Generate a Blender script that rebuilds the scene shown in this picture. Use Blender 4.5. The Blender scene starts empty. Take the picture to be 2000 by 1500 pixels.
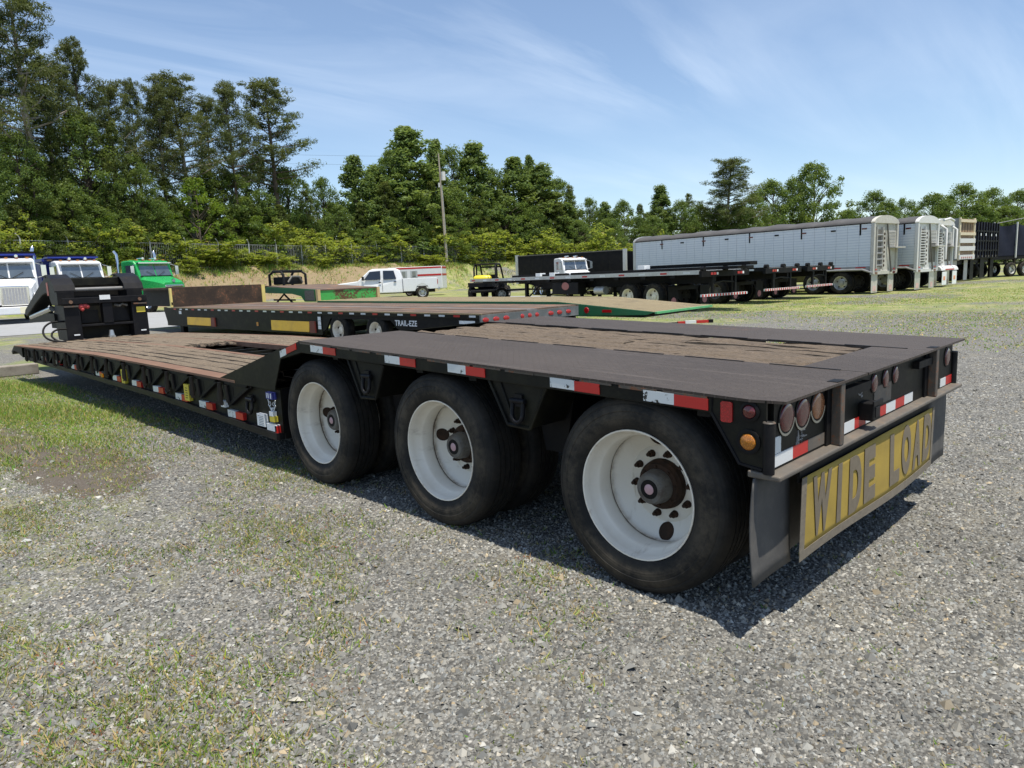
import bpy, math, random
import numpy as np
from mathutils import Vector, Matrix
random.seed(7); RNG = np.random.default_rng(7)
SC = bpy.context.scene
COL = SC.collection
R = math.radians

# ---------------------------------------------------------------- camera
FPX, CAM = 1373.05, np.array([-2.4702, -1.1036, 1.4477])
CR = np.array([0.70590057, -0.7071012, -0.04137975])
CU = np.array([0.13586101, 0.07783185, 0.98766593])
CF = np.array([0.6951591, 0.70281584, -0.15100903])
cam_d = bpy.data.cameras.new('camera'); cam = bpy.data.objects.new('camera', cam_d); COL.objects.link(cam)
cam.matrix_world = Matrix(((CR[0], CU[0], -CF[0], CAM[0]), (CR[1], CU[1], -CF[1], CAM[1]), (CR[2], CU[2], -CF[2], CAM[2]), (0, 0, 0, 1)))
cam_d.sensor_width = 36.0; cam_d.lens = 36.0 * FPX / 2000.0; cam_d.clip_start = 0.05; cam_d.clip_end = 6000
SC.camera = cam

# ---------------------------------------------------------------- sky, sun, exposure
SUN_TO = Vector((-0.035, -0.245, 0.95)).normalized()
SUN_EL = math.asin(SUN_TO.z); SUN_AZ = math.atan2(SUN_TO.x, SUN_TO.y)
world = bpy.data.worlds.new('World'); SC.world = world; world.use_nodes = True
wn = world.node_tree.nodes; wl = world.node_tree.links; wn.clear()
w_out = wn.new('ShaderNodeOutputWorld'); w_bg = wn.new('ShaderNodeBackground'); w_bg.inputs[1].default_value = 0.115
sky = wn.new('ShaderNodeTexSky'); sky.sky_type = 'NISHITA'; sky.sun_disc = False
sky.sun_elevation = SUN_EL; sky.sun_rotation = SUN_AZ; sky.altitude = 150; sky.air_density = 1.0; sky.dust_density = 0.25; sky.ozone_density = 3.0
# thin cirrus: streaky noise on a flat layer high above, direction / z
w_tc = wn.new('ShaderNodeTexCoord'); w_sep = wn.new('ShaderNodeSeparateXYZ'); wl.new(w_tc.outputs['Generated'], w_sep.inputs[0])
def wmath(op, a, b=None, c=None):
    n = wn.new('ShaderNodeMath'); n.operation = op
    for i, s in enumerate((a, b, c)):
        if s is None: continue
        if isinstance(s, (int, float)): n.inputs[i].default_value = s
        else: wl.new(s, n.inputs[i])
    return n.outputs[0]
w_z = wmath('ADD', wmath('MAXIMUM', w_sep.outputs[2], 0.0), 0.12)
w_cmb = wn.new('ShaderNodeCombineXYZ'); wl.new(wmath('DIVIDE', w_sep.outputs[0], w_z), w_cmb.inputs[0]); wl.new(wmath('DIVIDE', w_sep.outputs[1], w_z), w_cmb.inputs[1])
w_map = wn.new('ShaderNodeMapping'); w_map.inputs['Rotation'].default_value = (0, 0, R(38)); w_map.inputs['Scale'].default_value = (0.30, 1.25, 1)
wl.new(w_cmb.outputs[0], w_map.inputs[0])
w_n1 = wn.new('ShaderNodeTexNoise'); w_n1.inputs['Scale'].default_value = 1.15; w_n1.inputs['Detail'].default_value = 9; w_n1.inputs['Roughness'].default_value = 0.58; w_n1.inputs['Distortion'].default_value = 0.7
wl.new(w_map.outputs[0], w_n1.inputs['Vector'])
w_n2 = wn.new('ShaderNodeTexNoise'); w_n2.inputs['Scale'].default_value = 0.5; w_n2.inputs['Detail'].default_value = 3
wl.new(w_cmb.outputs[0], w_n2.inputs['Vector'])
w_cl = wmath('MULTIPLY', wmath('SMOOTH_MIN', wmath('MAXIMUM', wmath('MULTIPLY', wmath('SUBTRACT', w_n1.outputs[0], 0.44), 2.6), 0.0), 1.0, 0.2), wmath('MAXIMUM', wmath('MULTIPLY', wmath('SUBTRACT', w_n2.outputs[0], 0.34), 3.0), 0.0))
w_fac = wmath('MINIMUM', wmath('ADD', wmath('MULTIPLY', w_cl, 0.66), 0.06), 0.75)
w_mix = wn.new('ShaderNodeMix'); w_mix.data_type = 'RGBA'; w_mix.inputs[7].default_value = (6.6, 7.4, 8.4, 1)
wl.new(w_fac, w_mix.inputs[0]); wl.new(sky.outputs[0], w_mix.inputs[6]); wl.new(w_mix.outputs[2], w_bg.inputs[0]); wl.new(w_bg.outputs[0], w_out.inputs[0])
sun_d = bpy.data.lights.new('sun', 'SUN'); sun_d.energy = 4.9; sun_d.angle = R(0.53); sun_d.color = (1.0, 0.94, 0.83)
sun = bpy.data.objects.new('sun', sun_d); COL.objects.link(sun); sun.rotation_euler = SUN_TO.to_track_quat('Z', 'Y').to_euler(); sun.location = (0, 0, 40)
SC.view_settings.view_transform = 'Standard'; SC.view_settings.look = 'None'; SC.view_settings.exposure = 0.45; SC.view_settings.gamma = 1.0
SC.view_settings.use_curve_mapping = False

# ---------------------------------------------------------------- survey helpers (photo pixel -> point of the place)
def ray(px, py): return CF + CR * (px - 1000) / FPX - CU * (py - 750) / FPX
def PL(px, py, ax, v):
    d = ray(px, py); return CAM + d * ((v - CAM[ax]) / d[ax])
def sl(P): # distance ahead of / to the side of the survey point
    x, y = P[0] - CAM[0], P[1] - CAM[1]
    return x * 0.7031 + y * 0.7111, x * 0.7111 - y * 0.7031
def SL(s, l): return CAM[0] + s * 0.7031 + l * 0.7111, CAM[1] + s * 0.7111 - l * 0.7031
def sstep(x, a, b):
    t = np.clip((x - a) / (b - a), 0, 1); return t * t * (3 - 2 * t)
def SF(l): return np.interp(l, [-200, -60, -34, -18, 0, 20, 60, 200], [-20, 28, 47, 73, 90, 98, 110, 130])
def GZ(x, y):
    s = (x - CAM[0]) * 0.7031 + (y - CAM[1]) * 0.7111; l = (x - CAM[0]) * 0.7111 - (y - CAM[1]) * 0.7031
    w = 1 - sstep(l, -4, 8)
    z = 0.0165 * np.clip(s - 14, 0, 18) * w
    # the bank below the fence and the wooded rise behind it
    b = 1 - sstep(l, 0, 26); d = s - SF(l) + 0.9 * np.sin(l * 0.31) + 0.5 * np.sin(l * 0.83 + 1)
    z = z + b * (2.9 * sstep(d, -10, -1) + 0.03 * np.clip(d, 0, 60)) + (1 - b) * 0.012 * np.clip(d, 0, 60)
    return z
def G(px, py): # pixel -> point on the ground
    d = ray(px, py); t = 1.0; 
    if d[2] > -1e-4: t0 = 60
    else: t0 = -CAM[2] / d[2]
    ts = np.linspace(1, min(t0 * 1.2, 200), 4000); P = CAM[None] + ts[:, None] * d[None]
    h = P[:, 2] - GZ(P[:, 0], P[:, 1]); i = int(np.argmax(h < 0)) or len(ts) - 1
    return P[i]

# ---------------------------------------------------------------- object helpers
def tag(o, label=None, cat=None, group=None, kind=None):
    if label: o['label'] = label
    if cat: o['category'] = cat
    if group: o['group'] = group
    if kind: o['kind'] = kind
    return o
def thing(name, label, cat, loc=(0, 0, 0), rz=0.0, group=None, rx=0.0):
    o = bpy.data.objects.new(name, None); COL.objects.link(o); o.empty_display_size = 0.2
    o.rotation_mode = 'ZXY' if False else 'XYZ'
    o.location = loc; o.rotation_euler = (rx, 0, rz)
    return tag(o, label, cat, group)
def copy_tree(o, parent=None):
    c = o.copy(); COL.objects.link(c); c.parent = parent
    if parent is not None: c.matrix_parent_inverse = o.matrix_parent_inverse.copy()
    for ch in list(o.children): copy_tree(ch, c)
    return c

class MB:
    def __init__(s): s.v = []; s.f = []
    def add(s, vs, fs):
        n = len(s.v); s.v.extend([tuple(map(float, p)) for p in vs]); s.f.extend([tuple(i + n for i in f) for f in fs]); return s
    def hexa(s, p): # 4 bottom ccw, 4 top ccw
        return s.add(p, [(3, 2, 1, 0), (4, 5, 6, 7), (0, 1, 5, 4), (1, 2, 6, 5), (2, 3, 7, 6), (3, 0, 4, 7)])
    def box(s, x0, x1, y0, y1, z0, z1):
        return s.hexa([(x0, y0, z0), (x1, y0, z0), (x1, y1, z0), (x0, y1, z0), (x0, y0, z1), (x1, y0, z1), (x1, y1, z1), (x0, y1, z1)])
    def prism(s, pts, ax, a0, a1):
        n = len(pts)
        def P(p, a): 
            return {0: (a, p[0], p[1]), 1: (p[0], a, p[1]), 2: (p[0], p[1], a)}[ax]
        vs = [P(p, a0) for p in pts] + [P(p, a1) for p in pts]
        fs = [tuple(range(n)), tuple(range(2 * n - 1, n - 1, -1))] + [((i + 1) % n, i, n + i, n + (i + 1) % n) for i in range(n)]
        return s.add(vs, fs)
    def loft(s, secs, cap=True): # sections of equal length, closed loops
        n = len(secs[0]); vs = [p for q in secs for p in q]; fs = []
        for k in range(len(secs) - 1):
            for i in range(n):
                a, b = k * n + i, k * n + (i + 1) % n; fs.append((a, b, b + n, a + n))
        if cap: fs.append(tuple(range(n - 1, -1, -1))); fs.append(tuple(range((len(secs) - 1) * n, len(secs) * n)))
        return s.add(vs, fs)
    def cyl(s, p0, p1, r0, r1=None, n=16, cap=True):
        r1 = r0 if r1 is None else r1; p0, p1 = Vector(p0), Vector(p1); d = (p1 - p0).normalized()
        u = d.orthogonal().normalized(); w = d.cross(u)
        return s.loft([[p0 + (u * math.cos(t) + w * math.sin(t)) * r0 for t in [2 * math.pi * i / n for i in range(n)]],
                       [p1 + (u * math.cos(t) + w * math.sin(t)) * r1 for t in [2 * math.pi * i / n for i in range(n)]]], cap)
    def tube(s, pts, r, n=8, cap=True):
        pts = [Vector(p) for p in pts]; secs = []; u = None
        for i, p in enumerate(pts):
            d = (pts[min(i + 1, len(pts) - 1)] - pts[max(i - 1, 0)]).normalized()
            u = d.orthogonal().normalized() if u is None else (u - d * u.dot(d)).normalized()
            w = d.cross(u); rr = r[i] if isinstance(r, (list, tuple)) else r
            secs.append([p + (u * math.cos(t) + w * math.sin(t)) * rr for t in [2 * math.pi * k / n for k in range(n)]])
        return s.loft(secs, cap)
    def lathe(s, prof, c=(0, 0, 0), ax=0, n=40, closed=False): # prof: (along axis, radius)
        vs = []; m = len(prof)
        for a, r in prof:
            for k in range(n):
                t = 2 * math.pi * k / n; q = [0, 0, 0]; q[ax] = a; q[(ax + 1) % 3] = r * math.cos(t); q[(ax + 2) % 3] = r * math.sin(t)
                vs.append((q[0] + c[0], q[1] + c[1], q[2] + c[2]))
        fs = []
        for i in range(m if closed else m - 1):
            for k in range(n):
                a, b = i * n + k, i * n + (k + 1) % n; j = ((i + 1) % m) * n
                fs.append((a, j + k, j + (k + 1) % n, b))
        return s.add(vs, fs)
    def grid(s, fn, nu, nv):
        vs = [fn(i / nu, j / nv) for j in range(nv + 1) for i in range(nu + 1)]
        return s.add(vs, [(j * (nu + 1) + i, j * (nu + 1) + i + 1, (j + 1) * (nu + 1) + i + 1, (j + 1) * (nu + 1) + i) for j in range(nv) for i in range(nu)])
    def xf(s, m): s.v = [tuple(m @ Vector(p)) for p in s.v]; return s
    def mesh(s, name, mat, smooth=None):
        me = bpy.data.meshes.new(name); me.from_pydata(s.v, [], s.f); me.update()
        import bmesh
        bm = bmesh.new(); bm.from_mesh(me); bmesh.ops.recalc_face_normals(bm, faces=bm.faces); bm.to_mesh(me); bm.free()
        if mat is not None: me.materials.append(mat)
        if smooth:
            me.polygons.foreach_set('use_smooth', [True] * len(me.polygons)); me.set_sharp_from_angle(angle=R(smooth))
        return me
    def build(s, name, mat, parent=None, smooth=None, bevel=0.0, loc=None):
        o = bpy.data.objects.new(name, s.mesh(name, mat, smooth)); COL.objects.link(o)
        if parent is not None: o.parent = parent
        if loc is not None: o.location = loc
        if bevel:
            m = o.modifiers.new('bevel', 'BEVEL'); m.width = bevel; m.segments = 2; m.limit_method = 'ANGLE'; m.angle_limit = R(35); m.harden_normals = False
        return o
def inst(o, parent, loc=None, rot=None, scale=None, name=None):
    c = o.copy(); COL.objects.link(c); c.parent = parent
    if loc is not None: c.location = loc
    if rot is not None: c.rotation_euler = rot
    if scale is not None: c.scale = scale
    return c
def raw_mesh(name, V, F, mat, cols=None, smooth=False): # big numpy meshes: V (n,3), F (m,3 or 4)
    me = bpy.data.meshes.new(name); nf, k = F.shape
    me.vertices.add(len(V)); me.vertices.foreach_set('co', np.ascontiguousarray(V, dtype=np.float32).ravel())
    me.loops.add(nf * k); me.loops.foreach_set('vertex_index', np.ascontiguousarray(F, dtype=np.int32).ravel())
    me.polygons.add(nf); me.polygons.foreach_set('loop_start', np.arange(0, nf * k, k, dtype=np.int32))
    me.update(calc_edges=True); me.validate()
    if cols is not None:
        a = me.attributes.new('tint', 'FLOAT_COLOR', 'POINT'); a.data.foreach_set('color', np.ascontiguousarray(np.c_[cols, np.ones(len(V))], dtype=np.float32).ravel())
    me.polygons.foreach_set('use_smooth', [bool(smooth)] * nf)
    me.materials.append(mat); return me
def text_mesh(txt, h, mat, parent, name='lettering', width=None, wave=None, m=None, depth=0.0, bold=0.0):
    c = bpy.data.curves.new(name, 'FONT'); c.body = txt; c.size = 1.0; c.extrude = 0; c.offset = bold
    o = bpy.data.objects.new(name, c); COL.objects.link(o)
    dg = bpy.context.evaluated_depsgraph_get(); me = bpy.data.meshes.new_from_object(o.evaluated_get(dg)); bpy.data.objects.remove(o)
    n = len(me.vertices); co = np.zeros(n * 3, np.float32); me.vertices.foreach_get('co', co); co = co.reshape(-1, 3)
    co -= co.min(0); mx = co.max(0); co[:, 1] *= h / mx[1]; co[:, 0] *= (width / mx[0]) if width else h / mx[1]
    if m is not None: co = np.array([tuple(m @ Vector(p)) for p in co])
    if wave is not None: co = np.array([wave(p) for p in co])
    me.vertices.foreach_set('co', np.ascontiguousarray(co, dtype=np.float32).ravel()); me.update(); me.materials.clear(); me.materials.append(mat); me.polygons.foreach_set('use_smooth', [False] * len(me.polygons))
    ob = bpy.data.objects.new(name, me); COL.objects.link(ob); ob.parent = parent
    return ob

# ---------------------------------------------------------------- materials
MATS = {}
class NT:
    def __init__(s, name):
        s.m = bpy.data.materials.new(name); s.m.use_nodes = True; s.t = s.m.node_tree; s.n = s.t.nodes; s.l = s.t.links
        s.b = s.n['Principled BSDF']; s.tc = s.n.new('ShaderNodeTexCoord'); MATS[name] = s.m
    def link(s, a, b): s.l.new(a, b)
    def val(s, sock, x):
        if isinstance(x, (int, float)): sock.default_value = x
        elif isinstance(x, (tuple, list)): sock.default_value = (*x, 1) if len(x) == 3 and sock.type == 'RGBA' else x
        else: s.l.new(x, sock)
    def math(s, op, a, b=None, clamp=False):
        n = s.n.new('ShaderNodeMath'); n.operation = op; n.use_clamp = clamp; s.val(n.inputs[0], a)
        if b is not None: s.val(n.inputs[1], b)
        return n.outputs[0]
    def coord(s, scale=(1, 1, 1), rot=(0, 0, 0), kind='Object'):
        m = s.n.new('ShaderNodeMapping'); s.l.new(s.tc.outputs[kind], m.inputs[0]); m.inputs['Scale'].default_value = scale; m.inputs['Rotation'].default_value = rot; return m.outputs[0]
    def noise(s, scale, detail=4, rough=0.55, co=None, dist=0.0):
        n = s.n.new('ShaderNodeTexNoise'); n.inputs['Scale'].default_value = scale; n.inputs['Detail'].default_value = detail; n.inputs['Roughness'].default_value = rough; n.inputs['Distortion'].default_value = dist
        s.l.new(co if co is not None else s.tc.outputs['Object'], n.inputs['Vector']); return n.outputs[0]
    def voro(s, scale, co=None, out='Distance', feat='F1', rnd=1.0):
        n = s.n.new('ShaderNodeTexVoronoi'); n.feature = feat; n.inputs['Scale'].default_value = scale; n.inputs['Randomness'].default_value = rnd
        s.l.new(co if co is not None else s.tc.outputs['Object'], n.inputs['Vector']); return n.outputs[out]
    def ramp(s, x, a, b): # linear step a..b -> 0..1
        n = s.n.new('ShaderNodeMapRange'); s.val(n.inputs[0], x); n.inputs[1].default_value = a; n.inputs[2].default_value = b; n.interpolation_type = 'SMOOTHSTEP'; return n.outputs[0]
    def mix(s, f, a, b, mode='MIX'):
        n = s.n.new('ShaderNodeMix'); n.data_type = 'RGBA'; n.blend_type = mode; s.val(n.inputs[0], f); s.val(n.inputs[6], a); s.val(n.inputs[7], b); return n.outputs[2]
    def bump(s, h, strength=0.3, dist=0.01, prev=None):
        n = s.n.new('ShaderNodeBump'); n.inputs['Strength'].default_value = strength; n.inputs['Distance'].default_value = dist; s.l.new(h, n.inputs['Height'])
        if prev is not None: s.l.new(prev, n.inputs['Normal'])
        return n.outputs[0]
    def set(s, col=None, rough=None, metal=None, normal=None, spec=None):
        if col is not None: s.val(s.b.inputs['Base Color'], col)
        if rough is not None: s.val(s.b.inputs['Roughness'], rough)
        if metal is not None: s.val(s.b.inputs['Metallic'], metal)
        if normal is not None: s.l.new(normal, s.b.inputs['Normal'])
        if spec is not None: s.b.inputs['Specular IOR Level'].default_value = spec
        return s.m
def paint(name, c, rough=0.4, dirt=(0.10, 0.085, 0.06), amt=0.35, scale=6, metal=0.0, bump=0.04, rust=0.0, rustc=(0.16, 0.06, 0.025)):
    t = NT(name); n1 = t.noise(scale, 6, 0.65); n2 = t.noise(scale * 7, 4, 0.6)
    col = t.mix(t.math('MULTIPLY', t.ramp(n1, 0.42, 0.72), amt), c, dirt)
    col = t.mix(t.math('MULTIPLY', t.ramp(n2, 0.5, 0.8), amt * 0.5), col, dirt)
    if rust: col = t.mix(t.ramp(t.math('ADD', t.math('MULTIPLY', n1, 0.6), t.math('MULTIPLY', n2, 0.5)), 0.72 - rust * 0.3, 0.76 - rust * 0.24), col, rustc)
    rr = t.math('ADD', rough - 0.08, t.math('MULTIPLY', n2, 0.22))
    return t.set(col, rr, metal, t.bump(n2, bump, 0.01), 0.18 if max(c) < 0.05 else 0.5)
def flat(name, c, rough=0.5, metal=0.0, var=0.12, scale=30):
    t = NT(name); n = t.noise(scale, 3); col = t.mix(n, tuple(x * (1 - var) for x in c), tuple(min(1, x * (1 + var)) for x in c)); return t.set(col, rough, metal)
def glow_lens(name, c): 
    t = NT(name); w = t.voro(160); t.set(t.mix(t.ramp(w, 0, 0.6), c, tuple(x * 0.55 for x in c)), 0.22); t.b.inputs['Coat Weight'].default_value = 0.6; return t.m
def glass(name='window_glass', tint=(0.20, 0.235, 0.25)):
    t = NT(name); n = t.noise(2.5, 3); t.set(t.mix(n, tint, tuple(x * .45 for x in tint)), 0.07, 0.6); t.b.inputs['Specular IOR Level'].default_value = 0.9; t.b.inputs['Coat Weight'].default_value = 1.0; return t.m
def chipped(name, c, under=(0.02, 0.02, 0.02), thr=0.60, scale=26):
    t = NT(name); n = t.noise(scale, 5, 0.7); h = t.voro(90, out='Distance', rnd=0.1)
    col = t.mix(t.math('MULTIPLY', t.ramp(h, 0.2, 0.5), 0.18), c, tuple(x * 0.5 for x in c))
    return t.set(t.mix(t.ramp(n, thr, thr + 0.03), col, under), 0.35)
black = paint('black_paint', (0.007, 0.007, 0.006), 0.48, (0.034, 0.032, 0.018), 0.5, 5)
black_fr = paint('black_frame_paint', (0.006, 0.006, 0.007), 0.55, (0.026, 0.022, 0.016), 0.4, 4)
black_gloss = paint('black_gloss_paint', (0.007, 0.007, 0.009), 0.45, (0.032, 0.03, 0.026), 0.35, 4, rust=0.10)
worn_edge = paint('worn_steel_edge', (0.07, 0.06, 0.05), 0.55, (0.16, 0.12, 0.08), 0.6, 12, rust=0.5)
ledge_m = paint('dusty_ledge_steel', (0.10, 0.088, 0.074), 0.6, (0.20, 0.155, 0.11), 0.6, 7, rust=0.25)
rusty = paint('rusted_flange', (0.150, 0.080, 0.050), 0.8, (0.20, 0.125, 0.08), 0.7, 5, bump=0.15)
rubber = paint('tyre_rubber', (0.010, 0.010, 0.010), 0.75, (0.060, 0.050, 0.037), 0.9, 5, bump=0.25)
t = NT('tyre_sidewall'); sx = t.n.new('ShaderNodeSeparateXYZ'); t.l.new(t.tc.outputs['Object'], sx.inputs[0]); rr_ = t.math('SQRT', t.math('ADD', t.math('POWER', sx.outputs[1], 2.0), t.math('POWER', sx.outputs[2], 2.0)))
n1 = t.noise(5, 6, 0.7); n2 = t.noise(28, 5, 0.7); band = t.math('MULTIPLY', t.ramp(rr_, 0.31, 0.35), t.math('SUBTRACT', 1.0, t.ramp(rr_, 0.39, 0.435)))
c = t.mix(t.math('MULTIPLY', t.ramp(n1, 0.35, 0.7), 0.6), (0.009, 0.009, 0.009), (0.045, 0.038, 0.029)); c = t.mix(t.math('MULTIPLY', band, t.ramp(t.math('ADD', t.math('MULTIPLY', n1, .6), t.math('MULTIPLY', n2, .4)), 0.38, 0.68)), c, (0.075, 0.062, 0.045))
ring = t.math('SINE', t.math('MULTIPLY', rr_, 520.0)); tyre_m = t.set(c, t.math('ADD', 0.6, t.math('MULTIPLY', n2, 0.3)), None, t.bump(ring, 0.12, 0.002, t.bump(n2, 0.25, 0.01)), 0.3)
flap_m = paint('rubber_flap', (0.058, 0.056, 0.054), 0.65, (0.10, 0.094, 0.084), 0.6, 9, bump=0.08)
white_rim = NT('white_wheel_paint')
_n = white_rim.noise(16, 6, 0.7); _n2 = white_rim.noise(5, 4, 0.6)
_c = white_rim.mix(white_rim.math('MULTIPLY', white_rim.ramp(_n2, 0.45, 0.7), 0.35), (0.78, 0.73, 0.63), (0.60, 0.53, 0.41))
_c = white_rim.mix(white_rim.ramp(_n, 0.70, 0.78), _c, (0.10, 0.055, 0.03)); _n3 = white_rim.noise(2.6, 6, 0.7, white_rim.coord((1.5, 1.5, 6))); _c = white_rim.mix(white_rim.math('MULTIPLY', white_rim.ramp(_n3, 0.54, 0.75), 0.45), _c, (0.24, 0.17, 0.10))
_sx = white_rim.n.new('ShaderNodeSeparateXYZ'); white_rim.l.new(white_rim.tc.outputs['Object'], _sx.inputs[0])
_band = white_rim.math('MULTIPLY', white_rim.ramp(_sx.outputs[0], 0.185, 0.203), white_rim.math('SUBTRACT', 1.0, white_rim.ramp(_sx.outputs[0], 0.212, 0.246)))
_c = white_rim.mix(white_rim.math('MULTIPLY', _band, white_rim.ramp(white_rim.noise(6, 6, 0.75), 0.36, 0.62)), _c, (0.15, 0.095, 0.05))
_lip = white_rim.math('SUBTRACT', 1.0, white_rim.ramp(_sx.outputs[0], 0.040, 0.060)); _c = white_rim.mix(white_rim.math('MULTIPLY', _lip, white_rim.math('MULTIPLY', white_rim.ramp(white_rim.noise(14, 6, 0.75), 0.5, 0.72), 0.55)), _c, (0.36, 0.26, 0.16))
white_rim = white_rim.set(_c, 0.38)
rim_grime = paint('rim_grime', (0.16, 0.12, 0.08), 0.8, (0.06, 0.04, 0.03), 0.8, 18)
hub_m = paint('hub_grey_paint', (0.13, 0.125, 0.11), 0.6, (0.05, 0.03, 0.02), 0.7, 22)
hub_dark = paint('hub_rusty_dark', (0.035, 0.022, 0.015), 0.7, (0.07, 0.035, 0.02), 0.6, 20)
cap_pink = flat('hub_cap_pink', (0.50, 0.32, 0.34), 0.35)
red_tape = chipped('red_reflective_tape', (0.50, 0.022, 0.018), thr=0.66)
white_tape = chipped('white_reflective_tape', (0.66, 0.70, 0.70), thr=0.58)
white_clean = chipped('white_clean_tape', (0.72, 0.74, 0.74), thr=0.72)
red_lens = glow_lens('red_lamp_lens', (0.16, 0.012, 0.015)); red_refl = glow_lens('red_reflector', (0.60, 0.012, 0.016)); amber = glow_lens('amber_lamp_lens', (0.62, 0.21, 0.008)); orange_lens = glow_lens('orange_lamp_lens', (0.42, 0.16, 0.06))
yellow_st = flat('yellow_label', (0.62, 0.50, 0.05), 0.5); white_st = flat('white_label', (0.75, 0.77, 0.78), 0.5, var=0.2, scale=60)
blue_st = flat('blue_label', (0.03, 0.04, 0.22), 0.5); grey_st = flat('grey_marks', (0.25, 0.25, 0.25), 0.6)

# tread plate
t = NT('tread_plate'); sp = t.n.new('ShaderNodeSeparateXYZ'); t.l.new(t.coord((1 / 0.034,) * 3, (0, 0, R(45))), sp.inputs[0])
fx = t.math('SUBTRACT', t.math('FRACT', sp.outputs[0]), 0.5); fy = t.math('SUBTRACT', t.math('FRACT', sp.outputs[1]), 0.5)
par = t.math('GREATER_THAN', t.math('FRACT', t.math('MULTIPLY', t.math('ADD', t.math('FLOOR', sp.outputs[0]), t.math('FLOOR', sp.outputs[1])), 0.5)), 0.25)
def loz(a, b): return t.math('SUBTRACT', 1.0, t.math('ADD', t.math('DIVIDE', t.math('ABSOLUTE', a), 0.46), t.math('DIVIDE', t.math('ABSOLUTE', b), 0.17)))
lz = t.math('ADD', t.math('MULTIPLY', loz(fx, fy), par), t.math('MULTIPLY', loz(fy, fx), t.math('SUBTRACT', 1.0, par)))
lz = t.ramp(lz, 0.0, 0.45); n1 = t.noise(1.1, 6, 0.65); n2 = t.noise(24, 5, 0.6); n3 = t.noise(0.9, 7, 0.7, t.coord((1, 0.35, 1)))
c = t.mix(n1, (0.036, 0.028, 0.023), (0.064, 0.051, 0.042)); c = t.mix(t.math('MULTIPLY', t.ramp(n2, 0.4, 0.75), 0.5), c, (0.080, 0.064, 0.052))
sc1 = t.noise(7, 4, 0.6, t.coord((6, 0.12, 1), (0, 0, 0.1))); c = t.mix(t.math('MULTIPLY', t.ramp(sc1, 0.58, 0.66), 0.5), c, (0.12, 0.10, 0.085)); wash = t.noise(0.6, 5, 0.6, t.coord((1.6, 0.7, 1))); c = t.mix(t.math('MULTIPLY', t.ramp(wash, 0.4, 0.7), 0.35), c, (0.088, 0.072, 0.06))
c = t.mix(t.math('MULTIPLY', lz, 0.5), c, (0.108, 0.089, 0.074)); c = t.mix(t.math('MULTIPLY', t.ramp(t.math('ADD', t.math('MULTIPLY', n3, 0.7), t.math('MULTIPLY', n2, 0.3)), 0.60, 0.72), 0.55), c, (0.20, 0.095, 0.05))
tread = t.set(c, 0.6, 0.0, t.bump(lz, 0.9, 0.005), 0.22)
# weathered planks
def wood(name, ca, cb, cdark):
    t = NT(name); co = t.coord((9, 0.8, 9)); g1 = t.noise(3.5, 8, 0.7, co, 0.5); g2 = t.noise(14, 6, 0.65, t.coord((10, 1.6, 10))); n = t.noise(2.3, 5, 0.65); oi = t.n.new('ShaderNodeObjectInfo')
    c = t.mix(g1, ca, cb); c = t.mix(t.math('MULTIPLY', t.ramp(g2, 0.47, 0.62), 0.85), c, cdark); c = t.mix(t.math('MULTIPLY', t.ramp(n, 0.5, 0.72), 0.55), c, (0.055, 0.042, 0.032))
    c = t.mix(t.math('MULTIPLY', oi.outputs['Random'], 0.45), c, tuple(x * 0.55 for x in ca))
    return t.set(c, 0.88, None, t.bump(g2, 0.8, 0.02, t.bump(g1, 0.6, 0.02)))
wood_a = wood('weathered_plank', (0.205, 0.150, 0.098), (0.12, 0.092, 0.067), (0.05, 0.036, 0.025))
wood_b = wood('weathered_plank_grey', (0.27, 0.205, 0.135), (0.165, 0.128, 0.09), (0.05, 0.036, 0.026))
# ================================================================= GROUND
t = NT('gravel_ground')
v1 = t.voro(62, out='Color'); v1d = t.voro(62); v2 = t.voro(24, out='Color'); v2d = t.voro(24)
sepc = t.n.new('ShaderNodeSeparateColor'); t.l.new(v1, sepc.inputs[0]); sepd = t.n.new('ShaderNodeSeparateColor'); t.l.new(v2, sepd.inputs[0])
big = t.noise(0.55, 6, 0.6); mid = t.noise(3.2, 6, 0.65); fine = t.noise(45, 5, 0.7); patch = t.noise(0.16, 5, 0.6)
c = t.mix(sepc.outputs[0], (0.115, 0.112, 0.102), (0.30, 0.29, 0.262)); c = t.mix(t.ramp(sepc.outputs[1], 0.86, 0.95), c, (0.50, 0.485, 0.44))
c = t.mix(t.math('MULTIPLY', t.ramp(v1d, 0.25, 0.75), 0.75), c, (0.045, 0.043, 0.038)); c = t.mix(t.math('MULTIPLY', t.ramp(mid, 0.46, 0.68), 0.45), c, (0.245, 0.222, 0.165))
c = t.mix(t.math('MULTIPLY', fine, 0.25), c, (0.10, 0.10, 0.095))
spx = t.n.new('ShaderNodeSeparateXYZ'); t.l.new(t.tc.outputs['Object'], spx.inputs[0]); X, Y = spx.outputs[0], spx.outputs[1]
def blob(cx, cy, rx, ry, soft=0.6):
    d = t.math('ADD', t.math('POWER', t.math('DIVIDE', t.math('SUBTRACT', X, cx), rx), 2.0), t.math('POWER', t.math('DIVIDE', t.math('SUBTRACT', Y, cy), ry), 2.0))
    return t.math('SUBTRACT', 1.0, t.ramp(d, 1 - soft, 1 + soft))
def mx(*a):
    r = a[0]
    for q in a[1:]: r = t.math('MAXIMUM', r, q)
    return r
S_ = t.math('ADD', t.math('MULTIPLY', t.math('ADD', X, 2.47), 0.7031), t.math('MULTIPLY', t.math('ADD', Y, 1.104), 0.7111))
L_ = t.math('SUBTRACT', t.math('MULTIPLY', t.math('ADD', X, 2.47), 0.7111), t.math('MULTIPLY', t.math('ADD', Y, 1.104), 0.7031))
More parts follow.
